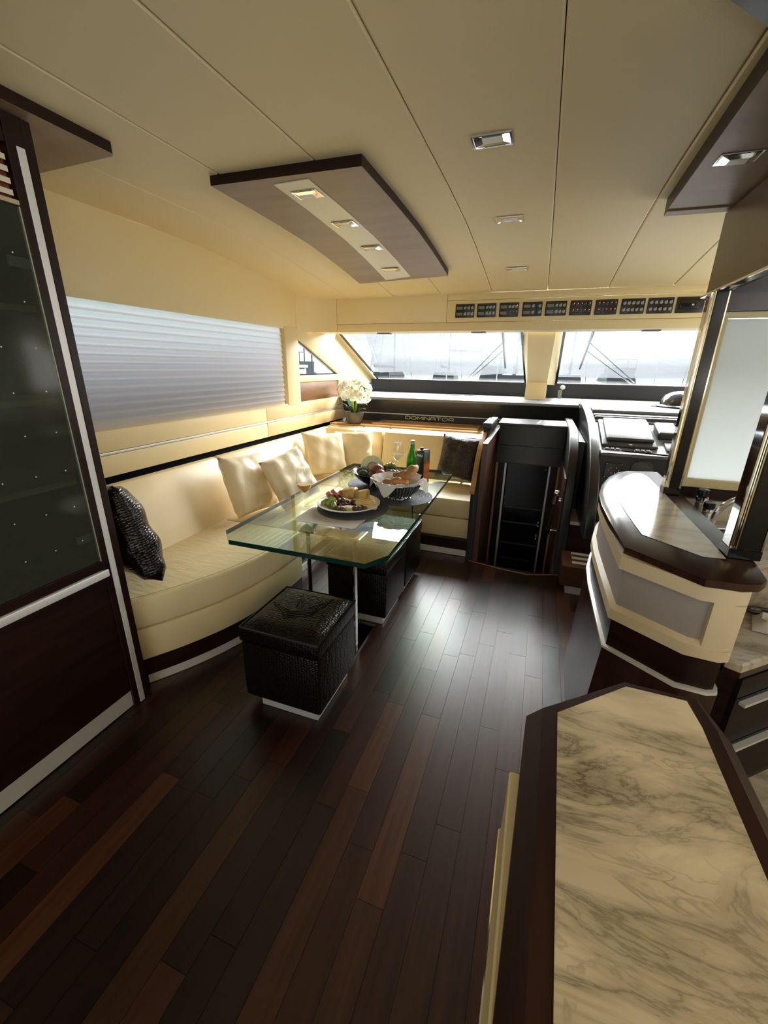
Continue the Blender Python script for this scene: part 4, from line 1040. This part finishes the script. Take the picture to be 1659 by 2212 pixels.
for k in range(74):
    u = rn.random(); a = rn.random() * 2 * PI; el = math.asin(-.45 + 1.42 * rn.random() if False else max(-.62, min(.98, -.62 + 1.6 * rn.random())))
    d3 = Vector((math.cos(a) * math.cos(el), math.sin(a) * math.cos(el), math.sin(el)))
    c = Vector((0, 0, .315)) + Vector((d3.x * .165, d3.y * .095, d3.z * .135)) * (.82 + .25 * u)
    o = bpy.data.objects.new('flower', fm); C.objects.link(o); o.parent = fl; o.location = c
    o.rotation_euler = (d3 + Vector((rn.uniform(-.3, .3), rn.uniform(-.6, .1), rn.uniform(-.3, .3)))).to_track_quat('Z', 'Y').to_euler(); o.scale = (1.12,) * 3

# ================================================================== THINGS ON THE TABLE
TZ = .66
def mat_disc(label, x, y, r, z):
    prof = [(0, .004)]
    nr = 22
    for i in range(1, nr + 1): prof += [(r * (i - .5) / nr, .0052), (r * i / nr, .0038)]
    prof += [(r, 0), (0, 0)]
    o = obj('round_placemat', lathe(B(), prof[::-1], (0, 0, 0), 40), MATW); o.location = (x, y, z)
    return tag(o, label, 'placemat', 'round woven placemats')
MATW = mat('woven_slate', (.060, .062, .080), .65, bump=(120, .5))
bm = B(); rp_ = []
for cx, cy, a0 in ((-.775, 1.72, 270), (-.775, 1.90, 0), (-1.075, 1.90, 90), (-1.075, 1.72, 180)):
    for k in range(5): a = R(a0 + 22.5 * k); rp_.append((cx + .02 * math.cos(a), cy + .02 * math.sin(a)))
prism(bm, rp_, 'z', TZ + .0002, TZ + .0018)
tag(obj('table_sheet', bm, cloth_glow('milky_sheet', (.78, .74, .70), .3, .25)), 'pale milky rectangular sheet lying under the platter mat', 'placemat')
mat_disc('round slate placemat under the cheese platter', -.885, 1.985, .195, TZ + .002)
mat_disc('round slate placemat under the bread basket', -.705, 2.27, .19, TZ + .0085)
mat_disc('round slate placemat under the fruit bowl', -.935, 2.485, .19, TZ + .0022)
CER = mat('cream_ceramic', (.80, .76, .66), .2)
pz = TZ + .0075; pc = (-.912, 1.985)
pk = thing('platter', 'round cream platter of cheese and grapes on the near placemat', 'plate', (pc[0], pc[1], pz))
obj('dish', lathe(B(), [(.0, 0), (.10, 0), (.11, .004), (.158, .020), (.172, .024), (.172, .028), (.155, .0245), (.105, .009), (0, .007)], (pc[0], pc[1], pz), 40), CER, pk)
def food(name, label, cat, bm, m, group=None, sharp=40): return tag(obj(name, bm, m, sharp=sharp), label, cat, group)
fz = pz + .010
GG = mat('green_grape', (.30, .38, .07), .2, coat=.3); RG = mat('red_grape', (.07, .018, .028), .25, coat=.3); OLV = mat('olive_brown', (.12, .085, .035), .3)
rn = random.Random(9)
gs = [(-.135, -.055), (-.108, -.078), (-.12, -.028), (-.095, -.048), (-.075, -.085), (-.078, -.060), (-.105, -.055), (-.062, -.105), (-.135, -.08)]
for k, (dx, dy) in enumerate(gs):
    food('green_grape', 'green grape in the bunch at the left of the platter', 'grape', ball(B(), (pc[0] + dx + .02, pc[1] + dy + .01, fz + .016 + (.016 if k in (6, 3) else 0)), (.0165, .0165, .018)), GG, 'green grapes on the platter')
for k, (dx, dy, dz) in enumerate([(-.035, -.045, 0), (-.012, -.035, 0), (-.03, -.015, 0), (-.005, -.01, 0), (-.02, -.03, .016), (-.045, -.025, .004), (.008, -.055, 0), (-.012, -.06, 0), (.012, -.03, .006)]):
    food('red_grape', 'dark red grape in the middle of the platter', 'grape', ball(B(), (pc[0] + dx, pc[1] + dy, fz + .014 + dz), .0145), RG, 'red grapes on the platter')
for dx, dy in ((-.035, -.098), (-.01, -.108), (-.012, -.082), (.02, -.11), (-.05, -.118)):
    food('olive', 'brown green olive at the near edge of the platter', 'olive', ball(B(), (pc[0] + dx, pc[1] + dy, fz + .012), (.014, .012, .012)), OLV, 'olives on the platter')
for dx, dy in ((.075, -.085), (.095, -.075), (.10, -.05), (.118, -.062)):
    food('fig_piece', 'dark dried fig at the right edge of the platter', 'fig', ball(B(), (pc[0] + dx, pc[1] + dy, fz + .014), (.018, .014, .014)), mat('fig_dark', (.09, .04, .03), .5) if dx == .075 else bpy.data.materials['fig_dark'], 'dried figs on the platter')
food('cut_fig', 'halved purple fig in front of the cheese slices', 'fig', ball(B(), (pc[0] + .035, pc[1] - .005, fz + .016), (.026, .018, .018)), RG)
CH = mat('yellow_cheese', (.62, .40, .13), .5, vary=(30, .25), bump=(40, .3)); CH2 = mat('pale_cheese', (.68, .52, .22), .45)
def chunk(c, s, seed):
    r_ = random.Random(seed); bm = B(); box(bm, [-v for v in s], s, .006, 1)
    for v in bm.verts: v.co = Vector((v.co.x * r_.uniform(.85, 1.12), v.co.y * r_.uniform(.85, 1.12), v.co.z * (1 + .25 * v.co.x / s[0]))) + Vector(c)
    return bm
food('cheese_chunk', 'large golden cheese chunk at the back left of the platter', 'cheese', chunk((pc[0] - .030, pc[1] + .078, fz + .042), (.040, .032, .026), 1), CH)
food('cheese_chunk', 'golden cheese chunk at the back right of the platter', 'cheese', chunk((pc[0] + .048, pc[1] + .078, fz + .040), (.032, .032, .024), 2), CH)
for k in range(7):
    a = R(70 - 11 * k); c = Vector((pc[0] + .055 + .012 * k, pc[1] + .045 - .014 * k, fz + .006 + .0035 * (7 - k)))
    d_1 = Vector((math.cos(a), math.sin(a), 0)); s_1 = Vector((-d_1.y, d_1.x, 0))
    lo = [c - d_1 * .05 - s_1 * .014, c + d_1 * .05 - s_1 * .016, c + d_1 * .05 + s_1 * .016, c - d_1 * .05 + s_1 * .014]
    food('cheese_slice', 'thin cheese slice in the fan at the right of the platter', 'cheese', loft(B(), [lo, [p + Vector((0, 0, .004)) for p in lo]]), CH2, 'fanned cheese slices on the platter')
lo = [(pc[0] + .0, pc[1] - .10), (pc[0] + .085, pc[1] - .088), (pc[0] + .09, pc[1] - .062), (pc[0] + .02, pc[1] - .062)]
food('brie_wedge', 'pale wedge of soft cheese at the near edge of the platter', 'cheese', loft(B(), [ring(lo, fz), ring(lo, fz + .02)]), mat('brie_cream', (.72, .62, .36), .5))
HAM = mat('cured_ham', (.42, .12, .09), .4, vary=(25, .4))
for k in range(5):
    c = (pc[0] - .110 + .004 * k, pc[1] + .040 - .012 * k, fz + .016 + .009 * k)
    food('ham_slice', 'folded pink slice of cured ham at the back left of the platter', 'ham', grid(B(), [[(c[0] + .014 * (i - 2), c[1] + .014 * (j - 2), c[2] + .010 * math.sin(i * 1.9) + .010 * math.sin(j * 1.4)) for i in range(6)] for j in range(6)]), HAM, 'cured ham slices on the platter')
# fruit bowl
bc = (-.925, 2.455); bz = TZ + .0075
fb = thing('fruit_bowl', 'wide dark bowl heaped with fruit on the far placemat', 'bowl', (bc[0], bc[1], bz))
obj('bowl', lathe(B(), [(0, 0), (.055, 0), (.06, .006), (.11, .035), (.150, .072), (.165, .092), (.160, .094), (.145, .076), (.10, .04), (.05, .012), (0, .010)], (bc[0], bc[1], bz), 36), BLACKG, fb)
mz = bz + .108
ml = thing('melon_half', 'halved pale green melon standing in the fruit bowl', 'melon', (bc[0] - .045, bc[1] + .03, mz))
Rm = Matrix.Rotation(R(72), 3, 'X') @ Matrix.Rotation(0, 3, 'Z')
def oriented(prof, c, seg=28):
    bm = lathe(B(), prof, (0, 0, 0), seg); m3 = Matrix.Rotation(R(22), 3, 'Z') @ Matrix.Rotation(R(68), 3, 'X')
    for v in bm.verts: v.co = m3 @ v.co + Vector(c)
    return bm
mc = (bc[0] - .045, bc[1] + .03, mz)
obj('rind', oriented([(0, -.072), (.04, -.062), (.066, -.034), (.075, 0)], mc), mat('melon_rind', (.45, .46, .22), .5), ml)
obj('flesh', oriented([(.075, 0), (.072, .002), (.034, .001), (.030, -.008), (.0, -.014)], mc), mat('melon_flesh', (.62, .64, .42), .35), ml)
obj('seeds', oriented([(.028, .0), (.022, .006), (.010, .004), (.0, .010)], mc, 10), mat('melon_seeds', (.62, .45, .25), .5, bump=(120, .8)), ml)
PLUM = mat('plum_skin', (.17, .045, .035), .3, vary=(12, .5)); PEACH = mat('peach_skin', (.30, .10, .06), .4, vary=(10, .5))
for (dx, dy, dz, r_, m, lb) in ((.016, -.030, .102, .042, PLUM, 'large dark plum on top of the fruit bowl'), (.052, -.078, .090, .034, PEACH, 'rosy plum at the near right of the fruit bowl'), (-.004, -.094, .078, .026, PLUM, 'small plum low at the front of the fruit bowl')):
    p_ = thing('plum', lb, 'plum', (bc[0] + dx, bc[1] + dy, bz + dz)); obj('flesh', ball(B(), (bc[0] + dx, bc[1] + dy, bz + dz), (r_, r_, r_ * .95), 16, 12), m, p_)
    obj('stem', tube(B(), [(bc[0] + dx, bc[1] + dy, bz + dz + r_ * .9), (bc[0] + dx + .003, bc[1] + dy, bz + dz + r_ * 1.1)], .002, 5), OLV, p_)
AVO = mat('avocado_skin', (.05, .065, .022), .4, bump=(60, .5))
food('avocado', 'dark green avocado at the left of the fruit bowl', 'avocado', ball(B(), (bc[0] - .088, bc[1] - .030, bz + .088), (.042, .030, .028), 16, 10), AVO)
food('avocado', 'green avocado in front of the melon half', 'avocado', ball(B(), (bc[0] - .062, bc[1] - .082, bz + .086), (.034, .026, .026), 16, 10), AVO)
rn = random.Random(5)
for k in range(26):
    a = rn.random() * 6.28; rr_ = .055 * rn.random() ** .5; h_ = .105 - rr_ * .5
    food('bowl_grape', 'dark red grape in the bunch at the right of the fruit bowl', 'grape', ball(B(), (bc[0] + .095 + rr_ * math.cos(a) * 1.0, bc[1] - .0 + rr_ * math.sin(a) * 1.3, bz + h_ + rn.uniform(-.012, .008)), .0145, 8, 6), RG, 'red grapes in the fruit bowl')
for k in range(4):
    food('bowl_grape', 'pale green grape behind the red bunch in the fruit bowl', 'grape', ball(B(), (bc[0] + .045 + .016 * k, bc[1] + .065 + .006 * (k % 2), bz + .118 + .004 * (k % 3)), .014, 8, 6), GG, 'green grapes in the fruit bowl')
food('grape_stalk', 'thin bent grape stalk rising from the fruit bowl', 'stalk', tube(B(), [(bc[0] + .09, bc[1] + .03, bz + .11), (bc[0] + .088, bc[1] + .035, bz + .145), (bc[0] + .094, bc[1] + .035, bz + .16)], .0025, 6), mat('stalk_brown', (.12, .09, .03), .6))
# bread basket
kc = (-.712, 2.235); kz = TZ + .0143
bk = thing('bread_basket', 'silver ribbed basket on a ring foot holding bread', 'basket', (kc[0], kc[1], kz))
obj('ring_foot', lathe(B(), [(.075, 0), (.078, .003), (.060, .010), (.040, .016), (.036, .016), (.05, .006), (.07, 0)], (kc[0], kc[1], kz), 32), CHROME, bk)
obj('rim', tube(B(), [(kc[0] + .142 * math.cos(2 * PI * k / 40), kc[1] + .142 * math.sin(2 * PI * k / 40), kz + .096) for k in range(41)], .0028, 8), CHROME, bk)
obj('liner', lathe(B(), [(0, .016), (.06, .018), (.105, .045), (.132, .090), (.128, .090), (.10, .048), (.055, .022), (0, .020)], (kc[0], kc[1], kz), 36), mat('basket_dark', (.05, .045, .04), .5), bk)
for k in range(44):
    a = 2 * PI * k / 44; ca, sa = math.cos(a), math.sin(a)
    obj('wire', tube(B(), [(kc[0] + q[0] * ca, kc[1] + q[0] * sa, kz + q[1]) for q in ((.05, .014), (.085, .022), (.118, .052), (.140, .096))], .0022, 5), CHROME, bk)
bm = B(); rows = []
for i in range(13):
    tt = i / 12; row = []
    for k in range(49):
        a = 2 * PI * k / 48; cr_ = abs(math.cos(2 * (a + 1.66))) ** 5
        ext = .148 + .105 * cr_ + .008 * math.sin(9 * a); s1 = tt * ext
        if s1 < .05: r_, h_ = s1, .026
        elif s1 < .145: r_ = .05 + (s1 - .05) * .92; h_ = .026 + (s1 - .05) * .86 + .006 * math.sin(7 * a) * (s1 - .05) / .1
        else:
            q = s1 - .145; r_ = .141 + .016 * min(1, q / .012) + .2 * q + .004 * math.sin(11 * a); h_ = .116 - .9 * max(0, q - .022)
        row.append((kc[0] + r_ * math.cos(a), kc[1] + r_ * math.sin(a), kz + h_))
    rows.append(row)
grid(bm, rows); bmesh.ops.remove_doubles(bm, verts=bm.verts[:], dist=1e-5)
tag(obj('bread_napkin', bm, cloth_glow('white_napkin', (.82, .80, .78), .25)), 'white napkin lining the bread basket with pointed corners hanging out', 'napkin')
CRUST = mat('bread_crust', (.40, .19, .06), .6, vary=(18, .4), bump=(40, .5))
def loaf(label, c, rot, s):
    bm = B(); ball(bm, (0, 0, 0), s, 16, 10)
    for v in bm.verts: v.co.z += .006 * math.sin(90 * v.co.x) * (1 if v.co.z > 0 else 0)
    o = obj('bread_piece', bm, CRUST); o.location = c; o.rotation_euler = rot
    return tag(o, label, 'bread', 'bread in the basket')
loaf('crusty bread piece lying low across the basket', (kc[0] + .000, kc[1] - .060, kz + .100), (0, R(-6), R(12)), (.080, .030, .028))
loaf('crusty bread piece leaning highest in the basket', (kc[0] + .068, kc[1] + .022, kz + .152), (R(8), R(-20), R(70)), (.072, .030, .028))
loaf('bread piece at the far side of the basket', (kc[0] + .000, kc[1] + .088, kz + .112), (0, R(-8), R(10)), (.06, .024, .024))
for lab, dx, dy, dz in (('white lidded butter pot at the left front of the bread basket', -.072, -.038, .075), ('white lidded butter pot between its two neighbours in the basket', -.062, .012, .078), ('white lidded butter pot nearest the bread pieces', -.020, .045, .092)):
    j_ = thing('butter_pot', lab, 'jar', (kc[0] + dx, kc[1] + dy, kz + dz))
    c = (kc[0] + dx, kc[1] + dy, kz + dz)
    obj('cup', lathe(B(), [(0, -.02), (.018, -.02), (.021, .004), (0, .004)], c, 18), CLEAR, j_)
    obj('lid', lathe(B(), [(0, .004), (.024, .004), (.0245, .010), (.020, .012), (.017, .009), (0, .009)], c, 20), mat('lid_white', (.85, .85, .83), .3) if dy < 0 else bpy.data.materials['lid_white'], j_)
# glasses
def wine(name, label, x, y, H, rb, fill, fm_):
    g = thing(name, label, 'glass', (x, y, TZ))
    p_ = [(.034, 0), (.034, .0015), (.012, .004), (.005, .008), (.0042, H * .34), (.008, H * .40), (rb * .72, H * .50), (rb, H * .64), (rb * .97, H * .78), (rb * .76, H)]
    obj('bowl', lathe(B(), p_, (x, y, TZ), 26), CLEAR, g)
    pr = [(0, H * .405)] + [(r * .93, z) for r, z in smoothpoly([(.006, H * .40), (rb * .72, H * .50), (rb * .96, H * fill)], 4)] + [(0, H * fill)]
    obj('drink', lathe(B(), pr, (x, y, TZ), 24), fm_, g)
    return g
wine('juice_glass', 'stemmed glass of orange juice standing on the glass table', -1.125, 1.888, .228, .043, .60, mat('orange_juice', (.72, .36, .03), .15))
wine('water_glass', 'stemmed glass of water behind the fruit bowl', -.911, 2.832, .222, .042, .62, glass_mat('water_clear', (.92, .95, .94)))
# bottle
bt = thing('water_bottle', 'green glass water bottle with a pale lower label', 'bottle', (-.775, 2.735, TZ))
GRN = glass_mat('green_glass', (.16, .55, .10), ior=1.45)
c = (-.775, 2.735, TZ)
obj('glass', lathe(B(), [(0, .001), (.036, .001), (.038, .008), (.038, .115), (.035, .145), (.022, .19), (.0145, .215), (.0135, .245), (.0, .245)], c, 26), GRN, bt)
obj('water', lathe(B(), [(0, .006), (.034, .006), (.0345, .118), (0, .118)], c, 22), glass_mat('water_green', (.45, .85, .35), ior=1.2), bt)
obj('label', lathe(B(), [(.0385, .012), (.0386, .036)], c, 26), mat('label_pale', (.55, .62, .50), .4), bt)
obj('cap', lathe(B(), [(.0145, .238), (.0148, .262), (.012, .264), (0, .264)], c, 18), mat('cap_grey', (.42, .42, .42), .35, metal=.6), bt)
cx, cy = -.683, 2.672
ct = thing('juice_carton', 'dark green juice carton with an orange fruit print beside the green bottle', 'carton', (cx, cy, TZ))
m3 = Matrix.Translation((cx, cy, 0)) @ Matrix.Rotation(R(-28), 4, 'Z')
def rbm(bm):
    bmesh.ops.transform(bm, matrix=m3, verts=bm.verts[:]); return bm
bm = B(); prism(bm, [(-.036, TZ), (.036, TZ), (.036, TZ + .205), (.030, TZ + .222), (-.036, TZ + .212)], 'y', -.03, .03, .002); obj('carton_body', rbm(bm), mat('carton_green', (.012, .035, .022), .35), ct)
bm = B(); box(bm, (.0362, -.027, TZ + .005), (.0368, .027, TZ + .13)); obj('orange_print', rbm(bm), mat('print_orange', (.52, .13, .03), .4, vary=(20, .5)), ct)
bm = B(); lathe(bm, [(0, 0), (.022, 0)], (0, 0, 0), 20)
for v in bm.verts: v.co = Vector((.0372, v.co.x * .9, TZ + .14 + v.co.y * .8))
obj('fruit_print', rbm(bm), bpy.data.materials['print_orange'], ct)
bm = B()
for k in range(5): box(bm, (-.026 + .0105 * k, -.0312, TZ + .175), (-.019 + .0105 * k, -.0304, TZ + .190))
obj('print_letters', rbm(bm), mat('print_white', (.8, .8, .78), .4), ct)
bm = B(); lathe(bm, [(.011, .212), (.011, .232), (0, .233)], (-.012, 0, TZ), 16); obj('cap', rbm(bm), BLACKG, ct)

# ================================================================== OUTSIDE
GEL = mat('grey_gelcoat', (.16, .16, .16), .3)
fd = thing('foredeck', 'white foredeck of the yacht ahead of the windscreen', 'deck', (0, 7.5, 0))
obj('deck', loft(B(), [ring([(-2.2, 5.3), (2.2, 5.3), (1.9, 8.0), (1.1, 10.3), (0, 11.6), (-1.1, 10.3), (-1.9, 8.0)], z) for z in (.3, .98)]), GEL, fd)
bm = B(); rl = smoothpoly([(-2.0, 6.5, 1.55), (-1.75, 8.4, 1.6), (-1.0, 10.4, 1.66), (0, 11.4, 1.68), (1.0, 10.4, 1.66), (1.75, 8.4, 1.6), (2.0, 6.5, 1.55)], 4); tube(bm, rl, .016, 6)
obj('bow_rail', bm, CHROME, fd)
for p in rl[::4]: obj('stanchion', tube(B(), [p, (p[0], p[1], .97)], .012, 6), CHROME, fd)
for k, (nm, lab) in enumerate((('left', 'wrinkled pale mesh cover outside the left windscreen'), ('right', 'wrinkled pale mesh cover outside the right windscreen'))):
    q = PANES[3 + k]; rn = random.Random(20 + k); rows = []
    for i in range(25):
        t_ = i / 24; row = []
        for j in range(31):
            u = j / 30; x = (q[0] + (q[1] - q[0]) * u) * (1 - t_) + (q[2] + (q[3] - q[2]) * u) * t_
            wv = .012 * math.sin(26 * t_ + 4 * math.sin(3 * u + k)) + .006 * math.sin(60 * t_ + 9 * u)
            row.append(gpt(x, t_ * 1.04 - .01, .085 + wv))
        rows.append(row)
    tag(obj('windscreen_cover', grid(B(), rows), MESH, recalc=False), lab, 'cover', 'mesh covers on the windscreen')
WIP = mat('wiper_black', (.02, .02, .02), .4)
for lab, xb, tip in (('wiper with upright blade beside the centre post, left windscreen', -.40, (-.85, 1)), ('wiper with upright blade beside the centre post, right windscreen', .345, (.92, 1))):
    w = thing('windscreen_wiper', lab, 'wiper', gpt(xb, .5, .09))
    obj('blade', tube(B(), [gpt(xb + (-.0 if xb < 0 else .02), .90, .05), gpt(xb, .20, .05)], .013, 6), WIP, w)
    for o2 in (.50, .62):
        obj('arm', tube(B(), [gpt(xb, o2, .05), gpt(tip[0], -.08 + (o2 - .5) * .4, .05)], .006, 6), WIP, w)
blk_side = thing('side_light_blocker', 'unseen added bulwark outside the blind', 'blocker', (-2.45, 2, 0))  # put in out of view to dim the lower folds of the blind
obj('wall', bx((-2.46, -3, .2), (-2.40, 4.2, 1.36), .02, 2), mat('blocker_grey', (.12, .12, .13), .5), blk_side)
obj('blocker_cap', bx((-2.48, -3, 1.36), (-2.38, 4.2, 1.39), .01, 2), GEL, blk_side)
blk_top = thing('top_light_blocker', 'roof edge added unseen to darken the top of the blind', 'shade', (-2.2, 1, 1.74))  # added overhang, out of view, keeps sky light off the top folds
obj('edge', bx((-2.26, -3, 1.735), (-2.115, 4.2, 1.80), .01, 2), GEL, blk_top)
sea = sroot('sea'); bm = B(); grid(bm, [[(-400, -60, -1.5), (400, -60, -1.5)], [(-400, 500, -1.5), (400, 500, -1.5)]])
obj('water', bm, mat('harbour_water', (.10, .14, .16), .12, bump=(.8, .4)), sea)
hl = sroot('hills'); rows = []; rn = random.Random(2)
prof_h = [rn.uniform(4, 11) for _ in range(60)]
for i, (yy_, f_) in enumerate(((150, 0), (170, .6), (210, 1), (260, .8))):
    rows.append([(-300 + 10 * j, yy_ + 20 * math.sin(j * .4), -2 + f_ * (prof_h[j % 60] * .5 + prof_h[(j + 1) % 60] * .5 + 5 * math.sin(j * .23) + 3)) for j in range(61)])
obj('ridge', grid(B(), rows), mat('hazy_hill', (.055, .06, .062), .9, vary=(.12, .25)), hl)
HULL = mat('boat_white', (.07, .07, .072), .4); BWIN = mat('boat_window', (.012, .014, .018), .2); MAST = mat('mast_grey', (.045, .046, .05), .4); SAIL = mat('sail_cover', (.02, .03, .055), .7); RUST = mat('boat_tan', (.08, .045, .032), .6)
def boat(label, x, y, rot, L, mast, cover):
    b_ = thing('moored_boat', label, 'boat', (0, 0, 0)); W_ = L * .28
    rings = []
    for t_ in (0, .25, .5, .75, .92, 1.0):
        hw = W_ / 2 * (1 - max(0, (t_ - .45) / .55) ** 1.8) + .03; sh_ = 1.1 + .5 * t_ * t_; xx2 = L * (t_ - .5)
        rings.append([(xx2, -hw, sh_), (xx2 * .98, -hw * .8, 0), (xx2 * .98, hw * .8, 0), (xx2, hw, sh_)])
    obj('hull', loft(B(), rings), HULL, b_)
    obj('cabin', loft(B(), [[(-L * .28, -W_ * .36, 1.15), (L * .2, -W_ * .3, 1.3), (L * .2, W_ * .3, 1.3), (-L * .28, W_ * .36, 1.15)], [(-L * .26, -W_ * .3, 2.25), (L * .06, -W_ * .26, 2.3), (L * .06, W_ * .26, 2.3), (-L * .26, W_ * .3, 2.25)]]), HULL, b_)
    obj('window_band', loft(B(), [[(-L * .25, -W_ * .345, 1.6), (L * .14, -W_ * .30, 1.65), (L * .14, W_ * .30, 1.65), (-L * .25, W_ * .345, 1.6)], [(-L * .245, -W_ * .325, 1.98), (L * .10, -W_ * .285, 2.0), (L * .10, W_ * .285, 2.0), (-L * .245, W_ * .325, 1.98)]]), BWIN, b_)
    if mast:
        obj('mast', tube(B(), [(L * .05, 0, 1.2), (L * .05, 0, 1.2 + mast)], .09, 6), MAST, b_)
        obj('boom', tube(B(), [(L * .05, 0, 2.8), (-L * .35, 0, 2.85)], .16, 8), cover, b_)
        bm = B()
        for e_ in ((L * .5, 0, 1.6), (-L * .48, 0, 1.3), (0, W_ * .48, 1.3), (0, -W_ * .48, 1.3)): tube(bm, [(L * .05, 0, 1.1 + mast), e_], .02, 4)
        obj('rigging', bm, MAST, b_)
    else:
        obj('flybridge', loft(B(), [[(-L * .25, -W_ * .3, 2.3), (L * .0, -W_ * .26, 2.3), (L * .0, W_ * .26, 2.3), (-L * .25, W_ * .3, 2.3)], [(-L * .27, -W_ * .3, 3.0), (L * .03, -W_ * .24, 2.8), (L * .03, W_ * .24, 2.8), (-L * .27, W_ * .3, 3.0)]]), HULL, b_)
        obj('bimini', bx((-L * .3, -W_ * .3, 3.9), (-L * .02, W_ * .3, 4.0), .03), cover, b_)
        bm = B()
        for sx in (-L * .28, -L * .05):
            for sy in (-W_ * .27, W_ * .27): tube(bm, [(sx, sy, 2.6), (sx, sy, 3.92)], .03, 5)
        obj('bimini_poles', bm, MAST, b_)
    b_.location = (x, y, -1.5); b_.rotation_euler = (0, 0, rot)
for args in (('white motor yacht with tan canopy seen through the triangular window', -11.5, 18, 2.2, 12, 0, RUST), ('sailing boat with blue sail cover seen through the triangular window', -17, 25.5, .3, 11, 13, SAIL),
             ('white motor yacht farther back in the triangular window', -22, 37, 1.2, 14, 0, HULL), ('sailing boat at the left edge of the left windscreen', -15, 44, 1.5, 12, 15, SAIL), ('sailing boat with tan boom cover behind the left windscreen', -10.3, 50, 1.62, 12, 16, RUST),
             ('motor yacht behind the middle of the left windscreen', -5.8, 60, 1.5, 15, 0, HULL), ('tall sailing boat just left of the centre post', -2.4, 42, 1.6, 12, 17, SAIL), ('sailing boat just right of the centre post', 2.6, 50, 1.5, 12, 15, RUST),
             ('motor yacht behind the right windscreen', 8.3, 62, 1.65, 16, 0, HULL), ('sailing boat at the right end of the right windscreen', 13, 45, 1.5, 11, 16, SAIL)):
    boat(*args)
